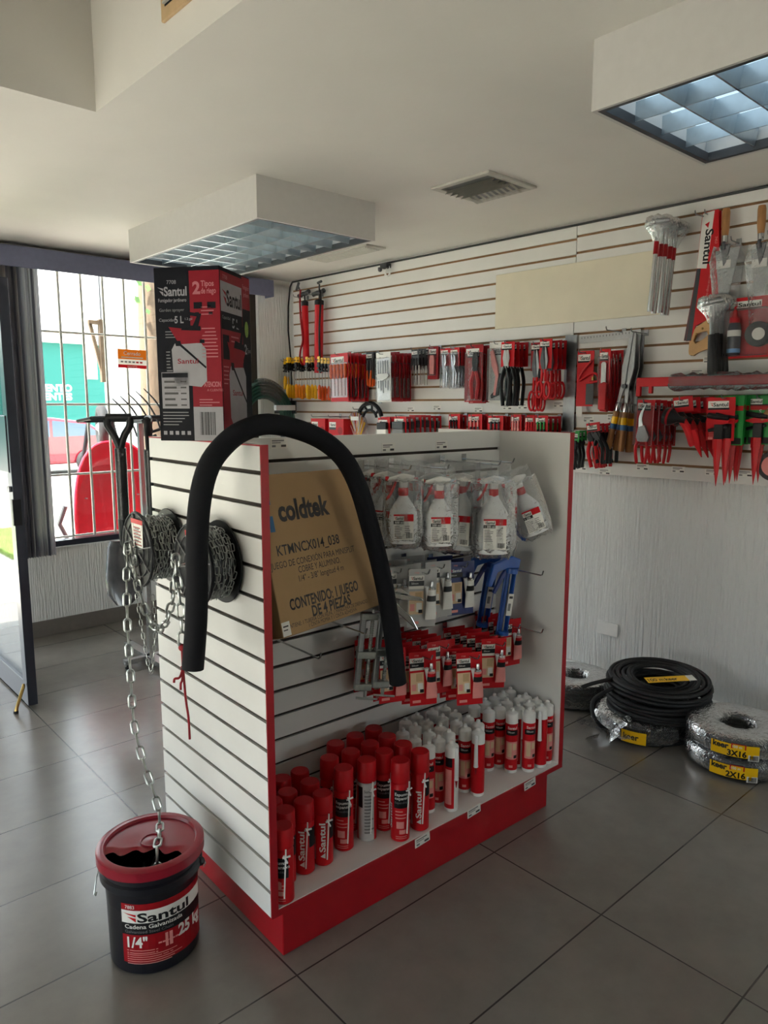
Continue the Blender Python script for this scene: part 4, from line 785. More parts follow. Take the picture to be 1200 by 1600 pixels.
# ------------------------------------------------------------------ cable coils on the floor
def coil(m, cx, cy, z0, r0, r1, h, wr, mt, wob=.006, seed=1, tilt=0, nl=None, nr=None):
    rr = random.Random(seed); nl = nl or max(1, int(h / (wr * 1.9))); nr = nr or max(1, int((r1 - r0) / (wr * 1.9)))
    for j in range(nl):
        for i in range(nr):
            if 0 < j < nl - 1 and 0 < i < nr - 1: continue
            rd = r0 + (r1 - r0) * (i + .5) / nr; z = z0 + h * (j + .5) / nl; ph = rr.uniform(0, 6.28); P = []
            k2 = rr.choice([1, 2, 3]); bulge = .012 * math.sin(PI * (j + .5) / nl) * (1 if i == nr - 1 else 0)
            for k in range(48):
                a = 2 * PI * k / 48; q = rd + bulge + wob * math.sin(k2 * a + ph) + rr.uniform(-.001, .001)
                P.append((cx + q * math.cos(a), cy + q * math.sin(a), z + tilt * math.cos(a - .6) + wob * .7 * math.sin(a * 2 + ph * 2)))
            m.tube(P, wr, mt, 7, closed=True)
def torus_wrap(m, cx, cy, z0, h, r0, r1, mt, seed=1, amp=.004, sq=.5, n=56, k=16):
    rr = random.Random(seed); rg = []
    for a_ in range(n):
        a = 2 * PI * a_ / n; row = []
        w = 1 + rr.uniform(-amp, amp) * 3
        for b_ in range(k):
            b = 2 * PI * b_ / k; cb = math.copysign(abs(math.cos(b)) ** sq, math.cos(b)); sb_ = math.copysign(abs(math.sin(b)) ** sq, math.sin(b))
            q = (r0 + r1) / 2 + (r1 - r0) / 2 * cb * w + rr.uniform(-amp, amp); row.append((cx + q * math.cos(a), cy + q * math.sin(a), z0 + h / 2 + h / 2 * sb_ + (rr.uniform(-amp, amp) if abs(sb_) < .95 else 0)))
        rg.append(row)
    rg.append(rg[0]); m.rings(rg, mt, caps=False)
t = thing('cable_coil', 'big loose coil of thick black cable lying on a bagged coil', 'cable coil', (3.53, 1.60, .105), 0)
m = M(); coil(m, 0, 0, .0, .125, .25, .165, .0105, 'rubber', .007, 3, .012); m.build('windings', t)
m = M(); m.tube(smooth_path([(-.2, .13, .12), (-.25, .16, .1), (-.3, .2, .05), (-.34, .16, -.02), (-.33, .05, -.075), (-.27, -.08, -.093), (-.12, -.2, -.092), (.02, -.24, -.07), (.1, -.24, .01)], 6), .0105, 'rubber', 8); m.tube(smooth_path([(-.17, .16, .15), (-.28, .22, .135), (-.33, .25, .12)]), .0105, 'rubber', 8); m.build('loose_end', t)
m = M(); m.T = Matrix.Translation((-.06, -.13, .186)) @ Matrix.Rotation(R(-36), 4, 'Z') @ Matrix.Rotation(R(-80), 4, 'X'); m.art([('r', -.16, 0, .06, .05, 'yellow', 1), ('t', '100 m', -.15, .012, .026, 'black', {'b': 1}, 2), ('t', 'keer', -.06, .012, .026, 'black', {'b': 2}, 2), ('r', .06, 0, .1, .05, 'paper', 1)]); m.build('band_label', t)
t = thing('cable_coil', 'crumpled clear bag with black cable coil under the loose coil', 'cable coil', (3.46, 1.63, 0), 0)
m = M(); coil(m, 0, 0, .004, .1, .215, .085, .009, 'rubber', .004, 8); m.build('windings', t)
m = M(); torus_wrap(m, 0, 0, .001, .108, .09, .245, 'wrap_film', 4, .012, .6)
rr = random.Random(3)
for k in range(26):
    c = Vector((-.27 + rr.uniform(-.08, .08), .08 + rr.uniform(-.12, .1), .03 + rr.uniform(-.02, .07))); a, b = [Vector((rr.uniform(-1, 1), rr.uniform(-1, 1), rr.uniform(-.7, .7))) * .06 for _ in (0, 1)]
    P = [c, c + a, c + a + b, c + b]; P = [Vector((p.x, p.y, max(p.z, .003))) for p in P]; m.add(P, [(0, 1, 2, 3)], 'wrap_film', True)
m.build('bag', t)
m = M(); m.T = Matrix.Translation((-.02, -.02, .055)) @ Matrix.Rotation(R(-62), 4, 'Z'); m.art([('r', -.13, -.03, -.01, .03, 'yellow', 1), ('t', 'keer', -.12, -.012, .03, 'black', {'b': 2}, 2)], 0, .252); m.build('label', t)
def keer(z, size, colr, label, seed):
    t = thing('cable_coil', label, 'cable coil', (3.435, 1.165, z), 0, 'wrapped coils with yellow labels')
    m = M(); coil(m, 0, 0, .008, .1, .213, .082, .0085, 'rubber', .002, seed); m.build('windings', t)
    m = M(); torus_wrap(m, 0, 0, .001, .1, .072, .228, 'wrap_film', seed, .003, .55); m.build('wrapping', t)
    m = M(); m.T = Matrix.Rotation(R(-80), 4, 'Z'); m.art([('r', -.07, .018, .13, .075, 'yellow', 1), ('t', 'keer', -.062, .05, .026, 'black', {'b': 3}, 2), ('r', .015, .055, .075, .078, 'red', 2), ('t', colr, .02, .06, .012, 'white', {'b': 1}, 3), ('t', size, .0, .022, .026, 'black', {'b': 3}, 2), ('r', .085, .008, .13, .035, 'paper', 3)] + barcode(.09, .011, .126, .032, 4), 0, .233); m.build('label', t)
keer(0, '2X16', '100 m', 'wrapped black cable coil with yellow label, lower of the pair', 5)
keer(.1, '3X16', '100 m', 'wrapped black cable coil with yellow label, stacked on top of the pair', 6)
t = thing('cable_coil', 'wrapped grey-black cable coil half hidden behind the display stand end', 'cable coil', (3.54, 2.09, 0), 0)
m = M(); coil(m, 0, 0, .008, .09, .2, .13, .0085, 'rubber', .002, 9); m.build('windings', t)
m = M(); torus_wrap(m, 0, 0, .001, .15, .06, .215, 'wrap_film', 7, .004, .5); m.build('wrapping', t)

# ------------------------------------------------------------------ tool rack by the window
t = thing('tool_rack', 'chrome floor rack holding shovels and forks in front of the window', 'rack', (1.93, 4.26, 0), R(-2))
m = M(); m.tube([(-.2, -.06, 1.58), (.5, -.06, 1.585)], .012, 'charcoal', 10); m.tube([(-.2, .16, 1.56), (.5, .16, 1.56)], .01, 'charcoal', 10); m.tube([(-.2, -.06, 1.58), (-.2, .16, 1.56)], .01, 'charcoal', 8); m.build('bar', t)
m = M(); m.box(.12, .15, .03, .06, .02, 1.57, 'alu'); m.box(.1, .17, -.06, .16, 1.545, 1.57, 'alu'); m.build('post', t)
m = M(); m.box(-.04, .4, -.02, .02, .03, .06, 'alu'); m.box(.1, .16, -.2, .34, .03, .06, 'alu'); m.build('base', t, (0, .05, 0))
for x, y in ((-.02, .05), (.38, .05)): M().lathe([(.016, 0), (.016, .012), (.006, .014), (.006, .03)], 'black', 12).build('foot', t, (x, y, 0))
def shovel(loc, rz, label, yaw=0):
    t = thing('shovel', label, 'shovel', loc, (0, 0, rz), 'black handled shovels')
    m = M(); m.tube(smooth_path([(-.062, 0, .0), (-.065, 0, -.045), (-.035, 0, -.1), (-.01, 0, -.16), (0, 0, -.2)]), 0.021, 'black', 10); m.tube(smooth_path([(.062, 0, .0), (.06, 0, -.05), (.03, 0, -.1), (.008, 0, -.16), (0, 0, -.2)]), .021, 'black', 10); m.tube([(-.07, 0, 0), (.07, 0, 0)], .022, 'black', 12); m.build('grip', t)
    m = M(); m.tube([(0, 0, -.18), (0, 0, -.4), (0, .0, -.62)], .033, 'wrap_black', 12); m.build('shaft', t)
    m = M(); m.tube([(0, 0, -.6), (0, .01, -.72), (0, .02, -.8)], [.036, .034, .028], 'black', 12); m.build('socket', t)
    m = M(); rg = []
    for z, w, d in ((-.74, .1, .012), (-.78, .115, .02), (-.95, .115, .03), (-1.04, .1, .022), (-1.1, .04, .006)):
        rg.append([(w * math.cos(q * PI / 8), .02 + (.74 + z) * .4 + d * .8 * math.sin(q * PI / 8) + .25 * w * (math.cos(q * PI / 8)) ** 2, z) for q in range(16)])
    m.rings(rg, 'bag_grey'); m.build('blade', t)
    return t
shovel((1.87, 4.16, 1.585), R(-38), 'black D-grip shovel with bagged blade, nearer the door')
o = shovel((2.03, 4.12, 1.57), R(52), 'black D-grip shovel seen edge-on beside the display stand'); o.rotation_euler = (0, R(-3), R(60))
def fork(loc, rz, label, mt):
    t = thing('garden_fork', label, 'garden fork', loc, rz, 'garden forks on the rack')
    m = M(); m.tube([(0, 0, -.9), (0, 0, -.1), (0, 0, .0)], .015, mt, 10); m.build('handle', t)
    m = M(); m.tube([(-.1, 0, .02), (.1, 0, .02)], .009, 'charcoal', 8); m.build('head', t)
    for k in range(5): M().tube(smooth_path([(-.1 + .05 * k, 0, .02), (-.1 + .05 * k, .005, .1), (-.12 + .05 * k, .02, .2), (-.16 + .05 * k, .03, .29)]), [.006] * 9 + [.005, .005, .004, .003], 'charcoal', 6).build('tine', t)
    return t
fork((2.18, 4.35, 1.47), (R(0), R(-18), R(-30)), 'garden fork with curved dark tines pointing up beside the sprayer carton', 'charcoal')
t = thing('hand_tool', 'red and black rounded tool handle beside the sprayer carton base', 'tool', (2.17, 4.02, 1.5), R(-30))
m = M(); m.tube(smooth_path([(0, 0, .13), (-.035, 0, .12), (-.045, 0, .03), (-.03, 0, -.1), (.0, 0, -.25), (.03, 0, -.5)]), .022, 'red', 10); m.build('handle', t)
m = M(); m.tube([(.0, 0, .1), (-.01, 0, .0)], .018, 'black', 10); m.build('grip', t)
# hose coil and bracket by the pier
t = thing('hose_coil', 'dark green garden hose coil wrapped in film on a wall bracket', 'hose', WW(1.83, -.2, 1.48), WRZ)
m = M()
for k in range(5):
    for j in range(3): rr_ = .2 + .022 * k; m.tube([(rr_ * math.cos(2 * PI * q / 40), -.02 - .022 * j, 1.25 * rr_ * math.sin(2 * PI * q / 40)) for q in range(40)], .011, 'green_hose', 7, closed=True)
m.build('windings', t)
m = M(); m.rings([[(.25 * math.cos(a) + .068 * math.cos(b) * math.cos(a), -.04 + .05 * math.sin(b), 1.25 * (.25 * math.sin(a) + .068 * math.cos(b) * math.sin(a))) for b in [2 * PI * q / 12 for q in range(12)]] for a in [.9 + k * .1 for k in range(10)]], 'wrap_film', False); m.build('wrapping', t); m = M(); m.rings([[(.25 * math.cos(a) + .068 * math.cos(b) * math.cos(a), -.04 + .05 * math.sin(b), 1.25 * (.25 * math.sin(a) + .068 * math.cos(b) * math.sin(a))) for b in [2 * PI * q / 12 for q in range(12)]] for a in [-.9 + k * .1 for k in range(9)]], 'wrap_film', False); m.build('wrapping', t)
t = thing('wall_bracket', 'grey metal bracket holding the green hose by the corner', 'bracket', WW(2.09, -.3, 1.635), WRZ)
m = M(); m.box(-.19, .0, -.02, .02, -.022, .022, 'grey_light'); m.build('arm', t, bevel=.003); m = M(); m.box(0, .012, -.02, .3, -.05, .06, 'steel_dark'); m.build('plate', t)

# ------------------------------------------------------------------ goods on the side wall (local x = along the wall away from the window)
wdone = {}
def wstack(key, make, y, zt, d0, dd, n, txt, cat, group, peg_txt=None, dy=0, tilt=0, yaw=0, jit=.01, plen=None, cont=False):
    """n copies on one peg, front one at depth d0, spaced dd towards the wall"""
    for k in range(n):
        if key in wdone: o = dup(wdone[key])
        else: o = make(); wdone[key] = o
        o.location = RW(y + dy * k + random.uniform(-jit, jit) * .4, max(.012, d0 - dd * k), zt + random.uniform(-jit, jit) * .6)
        o.rotation_euler = (0, R(tilt + random.uniform(-1.5, 1.5)), RRZ + R(yaw + random.uniform(-3, 3)))
        o['label'] = txt + ((', foremost on its peg' if k == 0 else ', ' + ORD[k] + ' from the peg tip') if n > 1 else ''); o['category'] = cat; o['group'] = group
    if peg_txt: peg('peg_hook', peg_txt, RW(y, .001, zt - .012), RRZ, plen or d0 + .035, mt='steel', group='pegs on the slatted wall')
def card_pack(name, w, h, mt, tool, back='charcoal', clear=None, headh=.16, logo_w=.8, foot=None):
    t = thing(name, name, 'pack')
    m = M(); m.box(-w / 2, w / 2, 0, .0015, -h, 0, mt); m.box(-w / 2, w / 2, .0015, .003, -h, 0, back)
    e = [('r', -w * .46, -h * headh - .012, w * .46 * (logo_w * 2 - 1), -h * headh * .3 - .006, 'paper', 1)] + logo(-w * .42, -h * headh - .006, h * headh * .5, w * .84 * logo_w, 'black', 'red', 2) + [('r', -w * .46, -h * headh - .022, w * .3, -h * headh - .012, 'black', 1)]
    if foot: e += lines(-w * .4, -h + .04, w * .3, 3, .008, 'pink', 1) + [('r', -w * .42, -h + .006, -w * .25, -h + .018, 'pink', 1)]
    m.art(e); m.build('card', t)
    tool(t)
    if clear:
        x0, x1, z0, z1, dp = clear; m = M(); m.prism([(x0, z0), (x1, z0), (x1 + .0, z1), (x0, z1)], -dp, -.0008, 'clear_pack'); m.build('blister', t, bevel=.004)
    return t
def handle_prof(L, r): return [(0, 0), (r * .7, .0), (r, L * .08), (r * .85, L * .3), (r, L * .55), (r * .8, L * .85), (r * .5, L * .97), (r * .45, L)]
def screwdriver(t, x, z, L, hl, r, hm, up=False, y=-.012, name='screwdriver'):
    """handle and shaft; handle down unless up"""
    m = M()
    if up: m.lathe([(a, -b) for a, b in handle_prof(hl, r)][::-1], hm, 10, x, y, z)
    else: m.lathe(handle_prof(hl, r), hm, 10, x, y, z - L)
    m.build('handle', t)
    m = M(); zz = (z - hl, z - L) if up else (z, z - L + hl); m.tube([(x, y, zz[0]), (x, y, zz[1])], .003, 'chrome', 6); m.build('shaft', t)
def yellow_driver(L, hm):
    def mk():
        t = thing('screwdriver', 'driver', 'screwdriver')
        m = M(); m.box(-.015, .015, -.003, .003, -.035, .012, 'yellow'); m.build('tag', t, bevel=.002)
        m = M(); m.box(-.013, .013, -.008, .008, -.075, -.035, 'black'); m.box(-.02, .02, -.011, .011, -.07, -.058, 'black'); m.box(-.018, .018, -.01, .01, -.1, -.088, 'black'); m.box(-.008, .008, -.006, .006, -.09, -.07, 'black'); m.build('holder', t, bevel=.002)
        screwdriver(t, 0, -.06, L - .06, .115, .0165, hm, y=0)
        return t
    return mk
for i, (key, L, hm, y, zt, d0, dd, n, nm) in enumerate((('ya', .25, 'yellow', 5.235, 2.045, .07, .03, 2, 'short yellow screwdriver at the corner end'), ('yb', .33, 'yellow', 5.12, 2.045, .13, .028, 4, 'long yellow screwdriver on the peg second from the corner'), ('yc', .33, 'amber', 4.995, 2.042, .13, .028, 4, 'long amber screwdriver on the third peg'), ('yb', .33, 'yellow', 4.85, 2.038, .13, .028, 4, 'long yellow screwdriver under the taller red pump'), ('yd', .33, 'orange', 4.66, 2.03, .16, .035, 4, 'long orange screwdriver beside the orange set card'))):
    wstack(key, yellow_driver(L, hm), y, zt, d0, dd, n, nm, 'screwdriver', 'yellow and orange screwdrivers', 'steel peg holding the ' + nm)
def set_tools(w, h, hm, n):
    def f(t):
        for k in range(n): screwdriver(t, -w * .4 + w * .8 * k / (n - 1), -h * .22, h * .66, h * .3, w * .07, hm, up=True)
    return f
wstack('oset', lambda: card_pack('driver_set', .205, .36, 'red', set_tools(.205, .36, 'orange', 5), clear=(-.095, .095, -.33, -.07, .03)), 4.29, 2.046, .26, .036, 7, 'red card of orange screwdrivers', 'tool set', 'orange screwdriver sets', 'steel peg holding the orange screwdriver set cards')
def mini_tools(hm, w, h, n, cm='black'):
    def f(t):
        for k in range(n):
            x = -w * .25 + w * .5 * k / max(1, n - 1); m = M(); m.tube([(x, -.008, -h * .55), (x + (-1) ** k * .004, -.01, -h * .95), (x + (-1) ** k * .01, -.008, -h * 1.02)], [.007, .009, .007], hm, 8); m.tube([(x, -.008, -h * .25), (x, -.008, -h * .56)], .006, cm, 6); m.build('tool', t)
    return f
wstack('opl', lambda: card_pack('plier_pack', .085, .2, 'charcoal', mini_tools('orange', .085, .25, 2, 'steel_dark')), 4.134, 2.055, .09, .022, 3, 'dark card with orange handled nippers', 'pliers', 'orange nippers', 'steel peg holding the orange nippers')
def hexfold(t):
    for k in range(5):
        x = -.05 + .025 * k; M().tube([(x, -.006, -.06 - .0 * k), (x, -.006, -.16)], .003, 'steel', 6).build('key', t)
        M().tube([(x, -.006, -.2), (x, -.006, -.25 - .018 * (k % 3))], .003, 'steel', 6).build('key', t)
    m = M(); m.prism([(-.065, -.165), (-.055, -.15), (.055, -.15), (.07, -.165), (.05, -.185), (0, -.2), (-.05, -.185)], -.016, -.002, 'white'); m.build('holder', t, bevel=.003)
wstack('wfork', lambda: card_pack('hex_key_set', .15, .35, 'paper', hexfold, back='paper', clear=(-.07, .07, -.34, -.04, .02)), 3.798, 2.03, .272, .04, 1, 'white card pack of hex keys in front of the red sets', 'tool set', 'hex key packs')
wstack('rset', lambda: card_pack('driver_set', .15, .345, 'red_dark', set_tools(.15, .345, 'red_dark', 4), back='red_dark', clear=(-.07, .07, -.32, -.07, .025)), 3.798, 2.026, .225, .042, 5, 'red card of screwdrivers behind the white pack', 'tool set', 'red screwdriver sets', 'steel peg holding the white pack and red sets', plen=.31)
wstack('bdrv', lambda: card_pack('driver_pack', .075, .11, 'charcoal', set_tools(.07, .28, 'black', 3), headh=.2), 3.59, 2.047, .16, .037, 4, 'small black handled screwdriver pack', 'tool set', 'black screwdriver packs', 'steel peg holding black screwdriver packs')
def cutter_tool(t):
    m = M(); m.prism([(-.018, -.19), (.018, -.19), (.022, -.1), (.016, -.06), (-.016, -.06), (-.022, -.1)], -.018, -.002, 'pink'); m.build('tool', t, bevel=.004)
wstack('smr', lambda: card_pack('blade_pack', .09, .225, 'red_dark', cutter_tool, clear=(-.03, .03, -.2, -.05, .024)), 3.498, 2.064, .07, .02, 2, 'small red card beside the locking pliers', 'pack', 'small red cards', 'steel peg holding the small red cards')
def lock_pliers(t):
    m = M(); m.prism([(-.02, -.05), (-.012, -.035), (.0, -.06), (.004, -.1), (.016, -.13), (.01, -.25), (.004, -.262), (-.004, -.25), (-.002, -.15), (-.018, -.11)], -.02, -.008, 'chrome'); m.build('upper_handle', t, bevel=.003)
    m = M(); m.prism([(.004, -.04), (.018, -.055), (.022, -.09), (.012, -.12), (.034, -.17), (.028, -.24), (.022, -.24), (.024, -.17), (.004, -.11)], -.018, -.01, 'alu'); m.build('lower_handle', t, bevel=.002)
wstack('lockp', lambda: card_pack('locking_pliers', .085, .12, 'red', lock_pliers, headh=.2, clear=(-.03, .038, -.27, -.03, .026)), 3.371, 2.047, .09, .03, 2, 'chrome locking pliers beside the small red card', 'pliers', 'chrome locking pliers', 'steel peg holding the first locking pliers')
wstack('lockp', None, 3.257, 2.04, .125, .023, 5, 'chrome locking pliers on a red card, deeper row', 'pliers', 'chrome locking pliers', 'steel peg holding the deeper row of locking pliers')
def pliers(jm, hm, L, hw=.012, spread=.02, x=0, jaw=.3):
    def f(t):
        z = -.05; J = L * jaw
        m = M(); m.prism([(x - .016, z), (x - .003, z), (x + .012, z - J * .5), (x + .02, z - J), (x - .012, z - J), (x - .024, z - J * .45)], -.02, -.006, jm); m.prism([(x + .003, z), (x + .016, z), (x + .024, z - J * .45), (x + .012, z - J), (x - .02, z - J)], -.018, -.008, jm); m.lathe([(.008, 0), (.008, .004)], 'steel', 10, x, -.02, z - J * .8) if 0 else None; m.build('jaws', t, bevel=.003)
        for s_ in (-1, 1): M().tube(smooth_path([(x + s_ * .008, -.013, z - J * .9), (x + s_ * (spread + .006), -.014, z - J - (L - J) * .35), (x + s_ * spread, -.013, z - J - (L - J) * .75), (x + s_ * spread * .7, -.012, z - L)]), hw, hm, 8, flat=.75).build('handle', t)
    return f
wstack('lred', lambda: card_pack('pliers_pack', .145, .37, 'red_dark', pliers('black', 'red', .3, .013, .022, .02, .45), clear=(-.05, .068, -.36, -.05, .035), foot=1), 3.081, 2.041, .13, .04, 3, 'long red card with red handled pliers', 'pliers', 'red handled pliers packs', 'steel peg holding the red handled pliers packs')
def cutters(t):
    m = M(); m.prism([(-.045, -.06), (-.02, -.05), (.02, -.16), (.03, -.22), (.01, -.34), (-.01, -.34), (.005, -.22), (-.03, -.15)], -.02, -.006, 'pink'); m.build('blade', t, bevel=.003)
    m = M(); m.prism([(.03, -.2), (.045, -.2), (.03, -.34), (-.03, -.36), (-.035, -.34), (.01, -.3)], -.018, -.006, 'black'); m.build('handle', t, bevel=.004)
wstack('cut', lambda: card_pack('cutter_pack', .13, .38, 'paper', cutters, back='paper', clear=(-.06, .06, -.37, -.04, .03)), 2.935, 2.056, .075, .027, 2, 'white backed blister with pink cutters', 'cutters', 'white backed cutter packs', 'steel peg holding the white backed cutters')
wstack('bigp', lambda: card_pack('end_pliers', .1, .15, 'red', pliers('grey_light', 'black', .34, .012, .024, 0, .32), headh=.18), 2.76, 2.04, .2, .045, 4, 'large grey jawed pliers with black handles', 'pliers', 'large black handled pliers', 'steel peg holding the large black handled pliers')
def snips(L):
    def f(t):
        m = M(); J = L * .5
        m.prism([(-.012, -.04), (-.002, -.05), (.006, -.04 - J * .6), (.012, -.05 - J), (-.008, -.05 - J), (-.026, -.04 - J * .6)], -.018, -.008, 'steel_dark'); m.prism([(.002, -.04), (.012, -.05), (.026, -.04 - J * .6), (.01, -.05 - J), (-.012, -.05 - J)], -.014, -.004, 'steel'); m.build('blades', t, bevel=.002)
        for s_ in (-1, 1):
            z = -.05 - J; h = L - J; m = M(); m.tube([(s_ * .009, -.012, z + .02), (s_ * .013, -.012, z - h * .35)], .009, 'red', 8)
            m.tube([(s_ * (.026 + .02 * math.cos(2 * PI * q / 18)), -.012, z - h * .68 + h * .32 * math.sin(2 * PI * q / 18)) for q in range(18)], .0075, 'red', 8, closed=True); m.build('handle', t)
    return f
wstack('snA', lambda: card_pack('tin_snips', .085, .17, 'red_dark', snips(.36), headh=.16), 2.61, 2.03, .115, .05, 2, 'long tin snips with red loop handles', 'snips', 'red tin snips', 'steel peg holding the long tin snips')
wstack('snB', lambda: card_pack('tin_snips', .085, .17, 'red', snips(.29), headh=.16), 2.48, 2.036, .21, .05, 4, 'shorter tin snips beside the steel square', 'snips', 'red tin snips', 'steel peg holding the shorter tin snips')
# steel square and its arm
t = thing('carpenter_square', 'steel carpenter square hanging between red tin snips and knives', 'square', RW(2.43, .02, 2.07), RRZ)
m = M(); m.box(-.04, .04, -.003, 0, -.57, 0, 'steel'); m.build('blade', t); m = M(); m.box(.055, .44, -.003, 0, -.055, -.012, 'grey_light')
for k in range(18): m.box(.07 + .02 * k, .073 + .02 * k, -.0035, -.003, -.03, -.02, 'ink')
m.build('tongue', t, rot=(0, R(-2), 0))
peg('peg_hook', 'steel peg above the steel square arm', RW(2.1, .001, 2.065), RRZ, .2, mt='steel', group='pegs on the slatted wall')
# hacksaw-like coping tool
def zt_tool(t):
    m = M(); m.tube(smooth_path([(.045, -.012, -.06), (-.02, -.012, -.13), (-.03, -.012, -.17), (.0, -.012, -.155), (.05, -.012, -.13), (.085, -.012, -.14), (.09, -.012, -.175), (.04, -.012, -.18)]), .007, 'red', 8); m.build('frame', t)
    m = M(); m.lathe([(.009, 0), (.009, .02)], 'brass', 10, .06, -.012, -.17); m.build('knob', t); m = M(); m.box(-.05, -.01, -.004, .0, -.38, -.32, 'paper'); m.box(.01, .06, -.003, .0, -.31, -.19, 'charcoal'); m.build('label_strip', t)
wstack('zt', lambda: card_pack('saw_frame_card', .11, .32, 'red', zt_tool, headh=.14), 2.3, 1.968, .07, .04, 1, 'red card with folded red saw frame beside the steel square', 'saw frame', 'saw frame card', 'steel peg holding the red saw frame card', plen=.14)
def knife(t):
    m = M(); m.prism([(-.022, -.33), (.022, -.335), (.026, -.19), (.01, -.18), (-.02, -.19)], -.03, -.004, 'red'); m.build('handle', t, bevel=.004)
    m = M(); m.prism([(-.015, -.19), (.012, -.19), (.014, -.08), (.006, -.07), (-.008, -.07), (-.015, -.08)], -.016, -.006, 'white'); m.build('blade_guard', t, bevel=.003)
wstack('knf', lambda: card_pack('folding_saw', .065, .26, 'red', knife, clear=(-.028, .028, -.26, -.04, .03)), 2.105, 1.957, .2, .037, 5, 'red handled folding saw pack', 'folding saw', 'red folding saws', 'steel peg holding red folding saws')
# hedge shears
def shears():
    t = thing('hedge_shears', 'shears', 'shears')
    for s_ in (-1, 1):
        m = M(); m.prism([(s_ * .0, -.02), (s_ * .012, -.02), (s_ * .034, -.2), (s_ * .022, -.3), (s_ * .03, -.4), (s_ * .018, -.42), (0, -.32)], -.004 + s_ * .004, .004 + s_ * .004, 'steel'); m.build('blade', t)
        m = M(); m.T = Matrix.Translation((s_ * .022, 0, -.4)) @ Matrix.Rotation(R(-s_ * 4), 4, 'Y'); m.lathe([(.014, -.05), (.016, -.02), (.014, 0)], 'chrome', 12); m.lathe([(.0, -.27), (.016, -.268), (.019, -.25), (.016, -.15), (.018, -.05)], 'wood', 12, caps=False); m.lathe([(.0182, -.15), (.0182, -.08)], 'yellow', 12, caps=False); m.lathe([(.0186, -.15), (.0186, -.12)], 'blue_logo', 12, caps=False); m.build('handle', t)
    m = M(); m.lathe([(.012, 0), (.012, .006)], 'steel_dark', 10); m.T = Matrix(); mm = M(); mm.T = Matrix.Translation((0, -.008, -.31)) @ Matrix.Rotation(R(90), 4, 'X'); mm.lathe([(.013, 0), (.013, .008)], 'steel_dark', 12); mm.build('bolt', t)
    return t
wstack('shr', shears, 1.965, 2.06, .14, .045, 3, 'hedge shears with wooden handles', 'shears', 'wooden handled shears', 'steel peg holding the wooden handled shears', tilt=7)
# low row, right of the stand
wstack('blk', lambda: card_pack('pliers_pack', .05, .06, 'green', pliers('black', 'black', .17, .01, .012), headh=.3), 2.31, 1.50, .13, .042, 3, 'small black pliers on a green and red card', 'pliers', 'small black pliers', 'steel peg holding the small black pliers')
wstack('hpl', lambda: card_pack('hand_pruner', .085, .07, 'red', lambda t: (pliers('black', 'red', .2, .011, .02, -.01)(t), pliers('black', 'black', .18, .011, .02, .03)(t)), headh=.35), 2.155, 1.55, .21, .05, 4, 'red and black hand pruners', 'pruners', 'red and black pruners', 'steel peg holding red and black hand pruners', tilt=-8)
def pruner(t):
    m = M(); m.prism([(-.024, -.1), (-.016, -.065), (.004, -.03), (.014, -.022), (.0, -.06), (-.006, -.1), (.004, -.14), (.02, -.17), (-.005, -.18), (-.022, -.14)], -.024, -.016, 'chrome'); m.prism([(-.03, -.19), (-.02, -.14), (.01, -.13), (.04, -.19), (.03, -.215), (-.02, -.215)], -.03, -.012, 'steel'); m.build('blade', t, bevel=.0008)
    for s_ in (-1, 1): M().tube(smooth_path([(s_ * .015, -.02, -.2), (s_ * .032, -.022, -.25), (s_ * .022, -.02, -.33)]), [.009] * 8 + [.007], 'red', 8).build('handle', t)
wstack('prn', lambda: card_pack('pruner_pack', .095, .24, 'red', pruner, clear=(-.045, .045, -.235, -.03, .035), headh=.14, foot=1), 1.79, 1.677, .31, .06, 5, 'red handled pruner in a clear pack', 'pruners', 'pruner packs', 'steel peg holding the pruner packs')
def nozzle(t):
    m = M(); m.T = Matrix.Translation((-.01, -.04, -.11)) @ Matrix.Rotation(R(-70), 4, 'Y'); m.lathe([(.0, .07), (.042, .07), (.045, .055), (.038, .03), (.018, .0), (.016, -.04)], 'black', 16, caps=False); m.lathe([(.046, .05), (.046, .038)], 'red_dark', 16, caps=False); m.build('head', t)
    m = M(); m.tube(smooth_path([(.0, -.03, -.11), (.03, -.03, -.17), (.05, -.028, -.25)]), [.02] * 8 + [.016], 'red', 10); m.build('grip', t)
    m = M(); m.prism([(.05, -.17), (.035, -.2), (.09, -.31), (.085, -.22), (.07, -.17)], -.04, -.02, 'red'); m.build('trigger', t, bevel=.003)
wstack('noz', lambda: card_pack('spray_nozzle', .1, .075, 'red', nozzle, headh=.4), 1.612, 1.69, .29, .085, 4, 'black and red hose nozzle', 'hose nozzle', 'hose nozzles', 'steel peg holding the hose nozzles', tilt=-6)
def sprinkler(t):
    m = M(); m.tube([(-.05, -.03, -.085), (.0, -.03, -.095), (.05, -.03, -.1)], .014, 'black', 8); m.box(-.01, .03, -.05, -.015, -.2, -.13, 'black'); m.tube([(-.045, -.03, -.16), (.045, -.03, -.14)], .009, 'black', 8); m.build('head', t, bevel=.003)
    m = M(); m.prism([(-.06, -.12), (-.01, -.105), (.055, -.11), (.05, -.125), (0, -.135)], -.036, -.024, 'red'); m.build('arm', t)
    m = M(); m.rings([[(.005 + a * x, -.035 + a * y, z) for x, y in ((1, .25), (.25, 1), (-.25, 1), (-1, .25), (-1, -.25), (-.25, -1), (.25, -1), (1, -.25))] for z, a in ((-.2, .022), (-.25, .022), (-.25, .019), (-.34, .012), (-.43, .001))], 'red', smooth=False); m.build('spike', t)
wstack('spr', lambda: card_pack('sprinkler', .135, .21, 'red', sprinkler, back='green', headh=.18, foot=1), 1.43, 1.695, .28, .02, 1, 'red carded sprinkler with spike in front of the green cards', 'sprinkler', 'spiked sprinklers')
